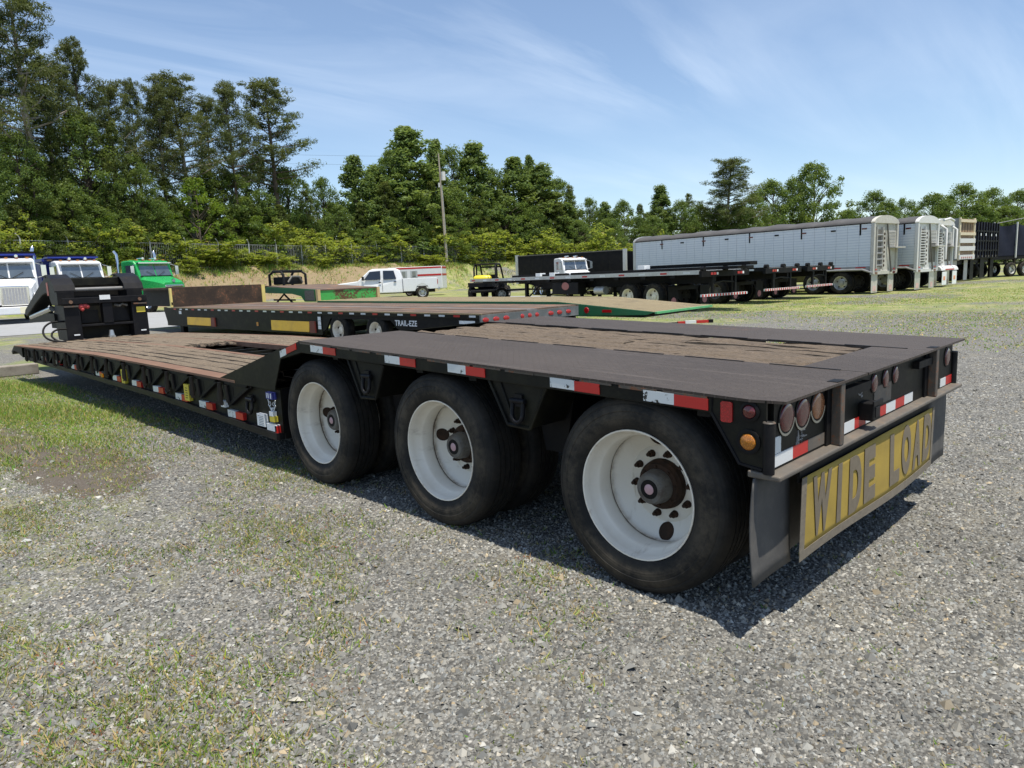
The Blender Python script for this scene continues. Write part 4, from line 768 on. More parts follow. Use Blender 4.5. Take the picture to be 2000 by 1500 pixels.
arch = [(L3 + .12, .80), (L3 + .12, 1.20), (L3 + 3.2, 1.30), (L3 + 4.6, 1.24), (L3 + 4.6, 1.06), (L3 + 3.4, 1.10), (L3 + 1.5, 1.06), (L3 + .95, .98), (L3 + .75, .80)]
MB().prism(arch, 0, 0.0, 0.06).build('gooseneck_beam', dgreen, T3); MB().prism(arch, 0, W3 - .06, W3).build('gooseneck_beam', dgreen, T3)
bx('side_cover', hub_m, T3, -0.01, 0.0, L3 + .14, L3 + .7, .84, 1.17)
MB().tube([(.1, L3 + 1.4, .6), (.1, L3 + 2.2, 1.05), (.1, L3 + 3.0, .6)], .035, 6).tube([(.1, L3 + 1.5, .85), (.1, L3 + 2.9, .85)], .03, 6).build('landing_gear', black_fr, T3)
for k in range(14): bx('chain_rack', black_fr, T3, .0, .08, L3 + 3.3 + k * .16, L3 + 3.4 + k * .16, 1.28, 1.34)
# engine frame sitting on its neck
pe = T3.location; EF = thing('engine_frame', 'black tubular engine frame perched on the green trailer gooseneck', 'machine', (11.1, 24.9, 1.38), R(20))
bx('engine_block', black_fr, EF, -.5, .5, -.3, .3, .12, .42, bevel=.04)
for x in (-.62, .62): MB().tube([(x, -.35, 0), (x, -.35, .5), (x * .92, -.2, .62), (x * .92, .2, .62), (x, .35, .5), (x, .35, 0)], .05, 8).build('side_hoop', black_fr, EF, smooth=50)
bx('top_cover', black_fr, EF, -.6, .6, -.25, .25, .58, .68, bevel=.03); MB().tube([(-.4, -.36, .2), (-.2, -.38, .42), (.2, -.38, .42), (.4, -.36, .2)], .04, 8).build('front_guard', hub_m, EF, smooth=50); bx('base_rail', black_fr, EF, -.95, .65, -.3, .3, 0, .1)

# --- three black flatbeds ------------------------------------------------------
def flatbed(label, x, y, hd, side_mat, first):
    T = thing('flatbed_trailer', label, 'trailer', (x, y, 0.0), R(-hd), 'black flatbed trailers')
    z0 = float(GZ(x, y)); T.location.z = z0; Lf = 14.6; Wf = 2.5
    for k in range(8): bx('deck_board', alu if k % 4 else palewood, T, .05 + k * .30, .345 + k * .30, 0.05, Lf, 1.33, 1.365)
    bx('side_rail', side_mat, T, 0.0, .05, 0.12, Lf, 1.25, 1.385); bx('side_rail', side_mat, T, Wf - .05, Wf, 0.12, Lf, 1.25, 1.385)
    bx('rear_beam', black_fr, T, 0.0, Wf, 0.0, .12, 1.16, 1.36)
    for x_ in (0.75, 1.65): MB().prism([(0.1, 1.16), (0.1, .95), (6, .85), (9.5, .85), (11.2, 1.14), (Lf, 1.14), (Lf, 1.25), (0.1, 1.25)], 0, x_, x_ + .1).build('main_beam', black_fr, T)
    for k, yy in enumerate(np.arange(0.5, Lf - .3, 1.05)): bx('reflective_tape', red_tape if k % 2 else white_clean, T, -.004, -.0002, yy, yy + .3, 1.28, 1.34)
    for k in range(9): bx('winch', black_fr, T, .02, .12, 1.2 + k * 1.4, 1.42 + k * 1.4, 1.14, 1.25)
    for yy in (2.35, 3.62):
        for x_ in (.26, Wf - .26): bwheel(T, x_, yy, .5, .5, .27, white_rim if first else hub_m, 1 if x_ < 1 else -1); bwheel(T, x_ + (.3 if x_ < 1 else -.3), yy, .5, .5, .26, hub_m, 1)
    MB().box(.5, 2.0, 1.6, 4.6, .72, .86).build('bogie_frame', black_fr, T)
    bp = bx('bumper_bar', white_clean, T, .05, 2.45, .03, .11, .50, .58)
    for k in range(16): bx('red_stripe', red_tape, bp, .05 + k * .15, .125 + k * .15, .025, .0298, .502, .578)
    for x_ in (.62, 1.80): bx('bumper_post', black_fr, T, x_, x_ + .09, .06, .14, .58, 1.16)
    MB().tube([(.66, .1, .78), (.72, .1, .95), (1.2, .1, 1.0), (1.78, .1, .95), (1.84, .1, .78)], .03, 6).build('rear_brace', black_fr, T)
    for x_ in (.35, 2.0):
        fl = bx('mud_flap', black_fr, T, x_ - .25, x_ + .25, 1.55, 1.57, .18, .85)
        MB().lathe([(0, .13), (-.004, .13), (-.004, 0)], (x_, 1.549, .34), 1, 16).build('flap_emblem', flat('red_white_emblem_%d' % int(x_ * 10), (.5, .2, .2), .6), fl)
    for x_ in (.45, .60, 1.85, 2.0): bx('tail_lamp', red_refl, T, x_, x_ + .12, -.012, 0.0, 1.22, 1.30)
    for x_ in (.62, 1.98): bx('marker_lamp', white_st, T, x_ + .14, x_ + .22, -.012, 0.0, 1.22, 1.30)
    for x_ in (0.15, 1.3, 2.3): MB().cyl((x_, .0, 1.42), (x_, .14, 1.42), .085, n=14).build('strap_roll', black_fr, T, smooth=40)
    for x_ in (.55, 1.8): bx('landing_leg', black_fr, T, x_, x_ + .14, 10.6, 10.74, .02, 1.1); MB().tube([(x_ + .07, 10.5, .5), (x_ + .07, 9.6, 1.05)], .035, 6).build('leg_brace', black_fr, T)
    for yy in (6.2, 7.2, 8.2): MB().prism([(yy, 1.14), (yy + .7, 1.14), (yy + .35, .86)], 0, .72, .745).build('gusset', black_fr, T)
    if first:
        bx('tool_box', black_fr, T, .06, .5, 6.4, 8.1, .62, 1.10, bevel=.02); em = MB().lathe([(0, .16), (-.006, .15), (-.006, 0)], (.055, 7.2, .95), 0, 16); em.v = [(a, 7.2 + (b - 7.2) * 1.5, c) for a, b, c in em.v]; em.build('oval_emblem', flat('oval_badge', (.33, .12, .10), .5), T)
        MB().cyl((.3, 5.0, .75), (.3, 5.55, .75), .16, n=16).build('air_tank', alu, T, smooth=40)
    return T
FA = flatbed('black flatbed with silver side rail and white wheels beyond the green plank trailer', 18.65, 11.1, 10, alu, True)
flatbed('black flatbed parked between the silver-railed flatbed and the outermost flatbed', 23.3, 11.1, 7, black_fr, False)
flatbed('black flatbed parked directly against the silver hopper trailer', 26.75, 10.95, 3, black_fr, False)
def onflat(t_, x, y0, y1, w, z, h, name, mat, label, cat, skew=0.0):
    c = FA.matrix_basis; r = Matrix.Translation(FA.location) @ Matrix.Rotation(FA.rotation_euler.z, 4, 'Z')
    o = MB().box(-w / 2, w / 2, -(y1 - y0) / 2, (y1 - y0) / 2, 0, h).build(name, mat, None, bevel=.01); o.location = r @ Vector((x, (y0 + y1) / 2, z)); o.rotation_euler = (0, 0, FA.rotation_euler.z + skew); tag(o, label, cat); return o
onflat(0, 1.1, -.8, 7.4, .9, 1.39, .10, 'folded_tarp', black_fr, 'long folded black tarp lying on the silver-railed flatbed', 'tarp', R(2))
onflat(0, 1.35, -1.2, 4.0, .35, 1.50, .12, 'steel_beam', black_fr, 'black steel beam overhanging the folded tarp on the flatbed', 'beam', R(-5))
onflat(0, 1.0, 8.2, 12.2, .5, 1.39, .09, 'steel_bar_bundle', black_fr, 'dark bundle of bars on the front half of the flatbed', 'bars', R(-4))
for yy in (3.2, 8.6, 9.6): onflat(0, .75, yy, yy + .35, .3, 1.39 if yy > 8 else 1.5, .14, 'chock', white_st, 'small white block on the flatbed at %s' % {3.2: 'the tarp', 8.6: 'the bar bundle end', 9.6: 'the bar bundle middle'}[yy], 'block')

G2X, G3X, T4X, B1X, B2X, T5X = 34.25, 38.2, 45.6, 49.15, 51.95, 55.3
# --- hopper trailers -------------------------------------------------------------
def hopper(label, x, y, hd, variant, Lh=13.6):
    T = thing('hopper_trailer', label, 'trailer', (x, y, 0.0), R(-hd), 'tall hopper trailers'); Wh = 2.5; fr = offwhite if variant == 0 else whiteframe
    n = 26; 
    for k in range(n):
        y0 = .12 + k * (Lh - .2) / n
        bx('side_panel', sil_side, T, 0.0, .03, y0 + .004, y0 + (Lh - .2) / n - .004, 1.24, 3.10)
    bx('side_wall', sil_side, T, Wh - .03, Wh, .1, Lh, 1.2, 3.1); bx('inner_wall', greybody, T, .03, .05, .1, Lh, 1.2, 3.08); bx('front_wall', sil_side, T, 0, Wh, Lh, Lh + .04, 1.2, 3.1)
    bx('bottom_rail', greybody, T, -.012, .05, .12, Lh, 1.08, 1.24); bx('top_rail', black_fr, T, -.02, .04, .1, Lh, 3.10, 3.16); bx('front_edge', alu, T, -.03, .04, Lh - .08, Lh + .08, 1.2, 3.16)
    roof = MB(); secs = []
    for i in range(31):
        yy = .10 + (Lh - .10) * i / 30; wv = .03 * math.sin(i * 1.9) + .02 * math.sin(i * .7)
        secs.append([(-.03, yy, 3.14)] + [(Wh / 2 - (Wh / 2 + .04) * math.cos(a), yy, 3.14 + (.30 + wv) * math.sin(a)) for a in np.linspace(.18, math.pi - .18, 9)] + [(Wh + .03, yy, 3.14)])
    roof.loft(secs).build('roll_tarp', tarp_grey, T, smooth=50)
    for yy in (Lh - .05, 0.02):
        MB().loft([[(-.03, yy + d, 3.12)] + [(Wh / 2 - (Wh / 2 + .06) * math.cos(a), yy + d, 3.12 + .36 * math.sin(a)) for a in np.linspace(.1, math.pi - .1, 9)] + [(Wh + .03, yy + d, 3.12)] for d in (-.06, .10)]).build('end_cap', fr if yy < 1 else alu, T, smooth=50)
    for k in range(5): bx('tarp_strap', black_fr, T, -.012, -.001, .55 + k * 2.75, .62 + k * 2.75, 2.62, 3.10)
    for k in range(9): bx('side_lamp', black_fr if k % 2 else red_lens, T, -.014, -.001, .3 + k * 1.4, .52 + k * 1.4, 2.86, 2.93)
    for k in range(7): bx('reflective_tape', red_tape, T, -.016, -.0125, .3 + k * 1.1, .75 + k * 1.1, 1.17, 1.215)
    for a, b in ((4.6, 7.4), (7.6, 10.4)): MB().hexa([(.5, a + 1.0, .5), (2.0, a + 1.0, .5), (2.0, b - 1.0, .5), (.5, b - 1.0, .5), (.06, a, 1.2), (2.44, a, 1.2), (2.44, b, 1.2), (.06, b, 1.2)]).build('hopper_chute', greybody, T)
    bx('frame_beam', black_fr, T, .6, 1.9, .3, Lh - 1.5, .95, 1.2)
    for yy in (1.45, 2.75):
        for x_ in (.20, Wh - .20): bwheel(T, x_, yy, .52, .52, .28, alu, 1 if x_ < 1 else -1); bwheel(T, x_ + (.31 if x_ < 1 else -.31), yy, .52, .52, .27, hub_m, 1)
    MB().tube([(-.005, .0, .95), (-.005, .45, 1.1), (-.005, 4.2, 1.1)], .05, 8).build('fender_rail', greybody, T)
    # rear face
    rf = bx('rear_wall', fr, T, 0.0, Wh, .04, .12, .95, 3.14)
    bx('rear_sill', fr, T, -.02, Wh + .02, -.02, .10, .86, 1.00); bx('rear_post', fr, T, -.03, .12, -.03, .1, .9, 3.2); bx('rear_post', fr, T, Wh - .12, Wh + .03, -.03, .1, .9, 3.2)
    for k in range(6 if variant == 0 else 13):
        z0 = 1.25 + k * (1.6 / (6 if variant == 0 else 13)); bx('ladder_rung', fr if variant else grille_m, rf, .25, .85, -.05, .0, z0, z0 + (.05 if variant == 0 else .04))
    bx('ladder_back', hub_m, rf, .28, .82, .025, .038, 1.2, 2.85)
    for x_ in (.22, .84): bx('ladder_rail', fr, rf, x_, x_ + .05, -.06, .038, 1.1, 2.95)
    bx('louvre', grille_m if variant == 0 else hub_m, rf, 1.5, 2.3, .025, .038, 2.2 if variant == 0 else 1.3, 2.8)
    for k in range(9): bx('louvre_slat', fr, rf, 1.5, 2.3, .0, .024, 2.22 + k * .065, 2.25 + k * .065)
    for k in range(8): MB().cyl((1.12, .03, 1.25 + k * .2), (1.12, -.005, 1.25 + k * .2), .06, n=10).build('round_hole', hub_dark, rf)
    MB().tube([(1.3, -.03, 3.1), (1.45, -.05, 2.2), (1.8, -.06, .95)], .035, 6).build('tarp_crank', hub_m, T)
    bx('step_shelf', offwhite, T, 1.7, 2.75, -.28, .03, 2.02, 2.07)
    for x_ in (.18, 2.05): bx('tail_lamp', red_lens, T, x_, x_ + .25, -.034, -.022, .88, .97); bx('reflective_tape', red_tape, T, x_, x_ + .2, -.036, -.031, 1.05, 1.12)
    for x_ in (.02, 1.72): 
        f_ = bx('mud_flap', offwhite if variant == 0 else alu, T, x_, x_ + .62, .05, .065, .06, .86)
        bx('flap_emblem', paint('faded_pink_print_%d%d' % (variant, int(x_)), (.6, .42, .38), .6), f_, x_ + .15, x_ + .47, .045, .0495, .12, .36)
    bx('flap_bracket', black_fr, T, .0, Wh, .07, .12, .80, .90)
    return T
hopper('silver-sided hopper trailer with grey tarp next to the flatbeds', 31.2, 9.9, 5, 0)
hopper('silver-sided hopper trailer with white ladder-backed rear between two hoppers', G2X, 9.0, 5, 1)
H3 = hopper('hopper trailer with white tank-like rear fender beside the tan tailgate trailer', G3X, 9.3, 5, 1)
fm = MB(); 
fm.loft([[(x_, -.06 + .26 * math.cos(a), .84 + .24 * math.sin(a)) for a in np.linspace(0, math.pi, 10)] for x_ in (.15, 2.5)]); fm.build('rear_fender', whiteframe, H3, smooth=50)
for x_ in (.3, 1.7): bx('white_flap', white_st, H3, x_, x_ + .6, -.32, -.30, .12, .78); bx('flap_print', paint('orange_print_%d' % int(x_ * 10), (.8, .35, .2), .6), H3, x_ + .15, x_ + .42, -.325, -.3205, .35, .55)
bx('fender_lettering', red_tape, H3, .7, 1.9, -.329, -.322, .86, .92); MB().tube([(.5, -.1, 3.1), (.5, -.35, 2.9), (.5, -.35, 1.4)], .06, 8).tube([(1.9, -.1, 3.1), (1.9, -.35, 2.9), (1.9, -.35, 1.4)], .06, 8).tube([(.5, -.2, 3.35), (1.2, -.25, 3.45), (1.9, -.2, 3.35)], .06, 8).build('rear_piping', whiteframe, H3, smooth=50)
# tan tailgate trailer, then two black ones and the tarped one
def boxtrailer(name, label, x, y, hd, Lb, Wb, zb0, zb1, side, rear, grp=None):
    T = thing(name, label, 'trailer', (x, y, 0), R(-hd), grp)
    bx('body_side', side, T, 0, .05, 0.0, Lb, zb0, zb1); bx('body_side', side, T, Wb - .05, Wb, 0.0, Lb, zb0, zb1); bx('body_floor', black_fr, T, .05, Wb - .05, 0, Lb, zb0, zb0 + .1); bx('body_front', side, T, 0, Wb, Lb, Lb + .05, zb0, zb1)
    bx('chassis', black_fr, T, .6, Wb - .6, .3, Lb, zb0 - .25, zb0)
    for yy in (1.5, 2.8):
        for x_ in (.2, Wb - .2): bwheel(T, x_, yy, .52, .52, .5, hub_m, 1 if x_ < 1 else -1)
    for x_ in (.05, Wb - .65): bx('mud_flap', black_fr if rear is not tanframe else offwhite, T, x_, x_ + .6, .2, .215, .1, zb0)
    return T
TT = boxtrailer('tailgate_trailer', 'grey open trailer with tan ribbed tailgate beside the white-rear hopper trailer', T4X, 10.0, 5, 10, 2.5, 1.3, 3.72, greybody, tanframe)
tg = bx('tailgate', paint('brown_gate_boards', (.20, .13, .08), .7, (.35, .25, .15), .6, 3), TT, .05, 2.45, -.02, .04, 1.35, 3.7)
for z0 in (1.35, 1.85, 2.3, 2.75, 3.5): bx('gate_rib', tanframe if z0 > 2.6 else whiteframe, tg, -.03, 2.53, -.14, -.021, z0, z0 + (.26 if z0 < 2.6 else .16))
for x_ in (-.04, 2.36): bx('gate_post', tanframe, tg, x_, x_ + .18, -.10, -.021, 1.3, 3.76)
for k in range(4): bx('gate_slot', black_fr, tg, .5 + k * .45, .55 + k * .45, -.03, -.0205, 2.95, 3.45)
for k in range(6): bx('tail_lamp', red_refl, tg, .3 + k * .33, .42 + k * .33, -.155, -.141, 1.4, 1.5)
for i, (x_, lab) in enumerate(((B1X, 'black ribbed dump trailer parked beside the tan tailgate trailer'), (B2X, 'black ribbed dump trailer parked beside the tarp-covered trailer'))):
    T = boxtrailer('dump_trailer', lab, x_, 9.9, 5, 9, 2.5, 1.35, 3.62, navy, navy, 'black ribbed dump trailers'); g_ = bx('tailgate', navy, T, .05, 2.45, -.02, .04, 1.4, 3.6)
    for k in range(5): bx('gate_rib', black_fr, g_, .2 + k * .5, .3 + k * .5, -.09, -.021, 1.4, 3.6)
    for z0 in (1.8, 2.4, 3.0): bx('gate_rib', black_fr, g_, .05, 2.45, -.07, -.0215, z0, z0 + .09)
    for k in (0, 1): bx('gate_light', white_st, g_, .7 + k * .9, .82 + k * .9, -.1, -.091, 2.75, 2.9)
    for k in range(3): bx('bracket', hub_m, g_, .4 + k * .7, .5 + k * .7, -.1, -.091, 1.42, 1.55)
T5 = thing('tarped_trailer', 'long trailer covered in a dark navy tarp on pale uprights', 'trailer', (T5X, 10.2, 0), R(64))
for k in range(5):
    y0 = -k * 2.2
    def fcl(u, v, y0=y0): return (0.06 * math.sin(u * 9 + v * 4) * (v), y0 - 2.2 * u, 1.45 + 2.15 * v - .14 * math.sin(math.pi * u) * v ** 3)
    o = MB().grid(fcl, 14, 8).build('tarp_panel', navy, T5, smooth=60)
    bx('upright', whiteframe, T5, -.12, -.04, y0 - .05, y0 + .03, 1.3, 3.72)
bx('tarp_core', navy, T5, .16, 2.4, -11, 0, 1.4, 3.42); bx('frame_rail', black_fr, T5, 0, 2.4, -11, 0, 1.2, 1.4)
MB().tube([(.1, -.5, 3.66), (.15, -4, 4.1), (.1, -9, 3.95)], .025, 6).build('tarp_arm', greybody, T5)
for yy in (-2.0, -3.3): bwheel(T5, .1, yy, .5, .5, .28, alu, 1); bwheel(T5, 2.2, yy, .5, .5, .28, alu, -1)
for yy in (-.4,): bx('landing_leg', black_fr, T5, .3, .45, yy - .07, yy + .07, 0.05, 1.2); bx('landing_leg', black_fr, T5, 1.9, 2.05, yy - .07, yy + .07, 0.05, 1.2)

# --- low black box trailer and the white day cab in front of it ----------------------
xa, ya = SL(50, 0.8); xb, yb = SL(45.5, 7.4); hd = math.atan2(ya - yb, xa - xb)
BX = thing('black_box_trailer', 'low matte black box trailer with silver end posts below the trees', 'trailer', (xb, yb, float(GZ(xb, yb))), hd - math.pi / 2)
Lb = math.hypot(xa - xb, ya - yb)
for k in range(8): bx('side_panel', navy if False else black_fr, BX, 0, .04, k * Lb / 8 + .004, (k + 1) * Lb / 8 - .004, 1.0, 2.80)
bx('side_wall', black_fr, BX, 2.4, 2.44, 0, Lb, 1.0, 2.8); bx('floor', black_fr, BX, 0.05, 2.4, 0, Lb, .9, 1.0); bx('top_rail', hub_m, BX, -.02, .05, 0, Lb, 2.80, 2.86)
for yy in (-.22, Lb + .02): bx('end_post', alu, BX, -.03, .2, yy, yy + .2, .9, 2.9)
for yy in (1.2, 2.4): bwheel(BX, .2, yy, .5, .5, .28, hub_m, 1); bwheel(BX, 2.2, yy, .5, .5, .28, hub_m, -1)
bx('support_leg', black_fr, BX, .4, .55, Lb - 1.2, Lb - 1.05, .0, .9); bx('support_leg', black_fr, BX, 1.9, 2.05, Lb - 1.2, Lb - 1.05, .0, .9)

# --- conventional trucks (front faces local -Y) --------------------------------------
def truck(label, x, y, rz, body, hoodc, load=None, grille=True, stacks=True, sc=1.0, grp='parked trucks facing the yard', bumper=None, name='semi_truck'):
    T = thing(name, label, 'truck', (x, y, float(GZ(x, y))), rz, grp); T.scale = (sc,) * 3
    bumper = bumper or chrome
    bx('front_bumper', bumper, T, -1.2, 1.2, 0, .14, .42, .76, bevel=.04); bx('chassis', black_fr, T, -.45, .45, .3, 7.5, .55, .85)
    # hood, narrowing to the nose
    def sec(y, w, z0, z1, cr): return [(-w, y, z0), (w, y, z0), (w, y, z1 - cr), (w * .82, y, z1), (-w * .82, y, z1), (-w, y, z1 - cr)]
    MB().loft([sec(.22, .62, .85, 1.62, .10), sec(.35, .68, .85, 1.70, .12), sec(1.0, .82, .85, 1.86, .14), sec(1.75, .98, .85, 2.0, .16)]).build('hood', hoodc, T, smooth=35)
    for s_ in (-1, 1):
        MB().loft([[(s_ * x_, yy, z0), (s_ * (x_ + .42), yy, z0), (s_ * (x_ + .40), yy, z1 - .06), (s_ * x_, yy, z1)] for yy, x_, z0, z1 in ((.18, .66, .8, 1.15), (.4, .72, 1.0, 1.30), (.9, .76, 1.18, 1.36), (1.45, .78, 1.0, 1.28), (1.75, .78, .75, 1.05))]).build('fender', hoodc, T, smooth=40)
        h_ = bx('headlamp', headl, T, s_ * .92 - .16, s_ * .92 + .16, .10, .20, .95, 1.12, bevel=.03)
        bwheel(T, s_ * 1.05, .95, .5, .5, .28, chrome, s_ * -1)
        for yy in (5.4, 6.7): bwheel(T, s_ * 1.0, yy, .5, .5, .5, chrome, s_ * -1)
        MB().tube([(s_ * 1.08, 1.95, 2.05), (s_ * 1.35, 1.85, 2.1), (s_ * 1.35, 1.85, 2.6), (s_ * 1.08, 2.0, 2.7)], .02, 6).build('mirror_arm', chrome, T); bx('mirror', chrome, T, s_ * 1.35 - .10, s_ * 1.35 + .10, 1.82, 1.90, 2.1, 2.6)
        bx('fuel_tank', chrome, T, min(s_ * .6, s_ * 1.15), max(s_ * .6, s_ * 1.15), 2.4, 3.6, .5, .95, bevel=.12)
        if stacks: MB().tube([(s_ * 1.15, 3.55, 1.0), (s_ * 1.15, 3.55, 3.3), (s_ * 1.2, 3.7, 3.5)], .075, 10).build('exhaust_stack', chrome, T, smooth=40)
    if grille:
        MB().box(-.54, .54, .14, .24, .80, 1.66).build('grille_surround', chrome, T, bevel=.04); g_ = bx('grille', grille_m, T, -.46, .46, .125, .142, .86, 1.58)
        for k in range(9): bx('grille_bar', chrome, g_, -.44 + k * .11 - .008, -.44 + k * .11 + .008, .115, .126, .86, 1.58)
    else:
        bx('grille', black_fr, T, -.5, .5, .20, .235, .9, 1.38, bevel=.03); bx('grille_trim', chrome, T, -.55, .55, .17, .24, 1.38, 1.50, bevel=.03)
        MB().cyl((0, .30, 1.72), (0, .2, 1.72), .09, n=14).build('hood_badge', chrome, T, smooth=40)
    # cab
    c_ = MB().prism([(1.75, .9), (1.75, 2.0), (2.02, 2.72), (2.2, 2.88), (2.6, 2.95), (3.35, 2.92), (3.42, 2.8), (3.42, .9)], 0, -1.06, 1.06).build('cab', body, T, bevel=.07)
    for s_ in (-1, 1):
        MB().prism([(s_ * .03, 2.06), (s_ * .93, 2.06), (s_ * .86, 2.68), (s_ * .03, 2.70)], 1, 0, .02).xf(Matrix.Translation((0, 1.0, 0))).build('windscreen', gl, c_)
        w_ = c_.children[-1]; me = w_.data
        for v in me.vertices: v.co.y = 1.735 + (v.co.z - 2.0) * .375 + (0.012 if v.co.y > 1.01 else 0)
        me.update(); bx('side_window', gl, c_, s_ * 1.064 - .006, s_ * 1.064 + .006, 2.12, 2.95, 2.08, 2.66); d_ = bx('door_seam', black_fr, c_, s_ * 1.062 - .004, s_ * 1.062 + .004, 3.02, 3.035, 1.0, 2.7)
    for s_ in (-1, 1): MB().tube([(s_ * .1, 1.70, 2.04), (s_ * .55, 1.80, 2.30)], .012, 5).build('wiper', black_fr, c_); bx('door_handle', black_fr, c_, s_ * 1.07 - .012, s_ * 1.07 + .012, 2.8, 2.95, 1.85, 1.9); bx('step', chrome, T, min(s_ * .7, s_ * 1.15), max(s_ * .7, s_ * 1.15), 1.9, 2.3, .45, .5)
    bx('hood_seam', black_fr, T, -.004, .004, .5, 1.7, 1.0, 1.01); bx('windscreen_gasket', black_fr, c_, -.97, .97, 1.735, 1.765, 2.005, 2.045)
    bx('sun_visor', chrome if body is green_p else body, c_, -.98, .98, 1.80, 2.10, 2.74, 2.80)
    for k in range(5): bx('roof_lamp', amber if k % 2 == 0 else orange_lens, c_, -.8 + k * .4 - .06, -.8 + k * .4 + .06, 2.2, 2.32, 2.92, 2.985)
    for s_ in (-.35, .4): MB().cyl((s_, 2.35, 3.05), (s_, 2.9, 3.05), .07, .04, n=10).build('air_horn', chrome, c_, smooth=40)
    if load is not None:
        b_ = bx('dump_body', load, T, -1.24, 1.24, 3.7, 8.0, 1.0, 2.95, bevel=.02); bx('body_rim', load, T, -1.30, 1.30, 3.62, 8.05, 2.95, 3.12, bevel=.02); bx('cab_guard', load, T, -1.2, 1.2, 2.9, 3.7, 3.10, 3.18); bx('tarp_roller', black_fr, T, -1.2, 1.2, 3.3, 3.5, 3.19, 3.30)
        for k in range(4): bx('body_rib', load, b_, -1.28, -1.24, 4.2 + k * 1.0, 4.35 + k * 1.0, 1.05, 2.95)
        for s_ in (-1, 1): bx('body_lamp', amber, b_, s_ * .95 - .12, s_ * .95 + .12, 3.605, 3.619, 2.98, 3.08)
    return T
def tk(px, s): x, y = SL(s, (px - 1000) / 1373 * s * 1.0); return x, y
x, y = tk(50, 31.0); TK1 = truck('white dump truck with pale bumper and grey grille, blue body behind', x, y, R(-6), white_p, white_p, blue_p, bumper=white_p, stacks=True); bx('licence_plate', flat('cream_plate', (.75, .7, .5), .5), TK1, .1, .95, -.012, -.001, .46, .74)
x, y = tk(205, 36.5); TK2 = truck('white dump truck with dark blue body behind the gooseneck', x, y, R(2), white_p, white_p, blue_p, stacks=False)
x, y = tk(362, 40.0); truck('bright green semi truck with chrome visor and tall exhaust stack', x, y, R(14), green_p, green_p, None, grille=False, bumper=flat('silver_bumper', (.6, .6, .6), .3, .6))
x, y = tk(1155, 43.0); WC = truck('white day cab truck standing before the low black box trailer', x, y, R(-22), white_p, white_p, None, sc=.82, stacks=False)

gl_dark = glass('tinted_window_glass', (0.035, 0.04, 0.045))
# --- white crew-cab pickup -----------------------------------------------------------
px_, ps_ = 700, 47.0; x, y = tk(672, 45.0)
PK = thing('pickup_truck', 'white crew cab pickup truck parked beside the green riser', 'pickup', (x, y, float(GZ(x, y))), R(-128))
def side_prof(p, x0, x1, nm, mat, par, bevel=.05): return MB().prism(p, 0, x0, x1).build(nm, mat, par, bevel=bevel)
side_prof([(0, .55), (0, 1.0), (.1, 1.12), (1.35, 1.25), (1.35, .45), (1.2, .45), (1.12, .72), (.75, .88), (.4, .72), (.3, .5)], -1.0, 1.0, 'hood', white_p, PK)
pc = side_prof([(1.35, .45), (1.35, 1.25), (2.05, 1.88), (2.3, 1.97), (3.7, 1.95), (3.95, 1.83), (4.1, 1.3), (4.1, .45)], -.99, .99, 'cab', white_p, PK)
side_prof([(4.12, .5), (4.12, 1.30), (6.25, 1.30), (6.28, .62), (5.75, .60), (5.62, .82), (5.3, .98), (4.98, .82), (4.85, .5)], -1.0, -.93, 'bed_side', white_p, PK, .02); side_prof([(4.12, .5), (4.12, 1.30), (6.25, 1.30), (6.28, .62), (5.75, .60), (5.62, .82), (5.3, .98), (4.98, .82), (4.85, .5)], .93, 1.0, 'bed_side', white_p, PK, .02)
bx('tailgate', white_p, PK, -.93, .93, 6.2, 6.27, .65, 1.30); bx('bed_floor', black_fr, PK, -.93, .93, 4.12, 6.2, .75, .8); bx('rear_bumper', chrome, PK, -.95, .95, 6.28, 6.42, .5, .68, bevel=.03); bx('front_bumper', chrome, PK, -.98, .98, -.12, 0, .45, .68, bevel=.03); bx('chassis', black_fr, PK, -.7, .7, .3, 6.1, .4, .6)
for s_ in (-1, 1):
    MB().prism([(1.72, 1.30), (2.10, 1.80), (2.75, 1.84), (2.75, 1.30)], 0, s_ * .995 - .004, s_ * .995 + .004).build('side_window', gl_dark, pc); MB().prism([(2.92, 1.30), (2.92, 1.84), (3.58, 1.82), (3.72, 1.30)], 0, s_ * .995 - .004, s_ * .995 + .004).build('side_window', gl_dark, pc)
    for yy in (2.62, 3.55): bx('door_handle', black_fr, pc, s_ * 1.0 - .02, s_ * 1.0 + .02, yy, yy + .16, 1.10, 1.15)
    for yy in (2.83, 4.09): bx('door_seam', black_fr, pc, s_ * .994 - .004, s_ * .994 + .004, yy, yy + .018, .55, 1.3)
    bx('mirror', black_fr, pc, min(s_ * 1.0, s_ * 1.25), max(s_ * 1.0, s_ * 1.25), 1.62, 1.74, 1.28, 1.52); bx('tail_lamp', red_refl, PK, s_ * .97 - .04, s_ * .97 + .04, 6.255, 6.295, .9, 1.2); bx('headlamp', headl, PK, s_ * .8 - .15, s_ * .8 + .15, -.02, .01, .8, 1.0)
    for yy in (.76, 5.3): bwheel(PK, s_ * .86, yy, .40, .40, .26, alu, -s_)
MB().prism([(1.40, 1.28), (2.06, 1.875), (2.075, 1.865), (1.42, 1.27)], 0, -.86, .86).build('windscreen', gl_dark, pc).location.y = -.015
bx('grille', chrome, PK, -.6, .6, -.03, 0.0, .75, 1.02)
for o_ in [pc] + list(pc.children):
    if o_.name.split('.')[0] == 'mirror': continue
    for v in o_.data.vertices:
        if v.co.z > 1.29: v.co.x *= 1 - .19 * min(1, (v.co.z - 1.29) / .68)
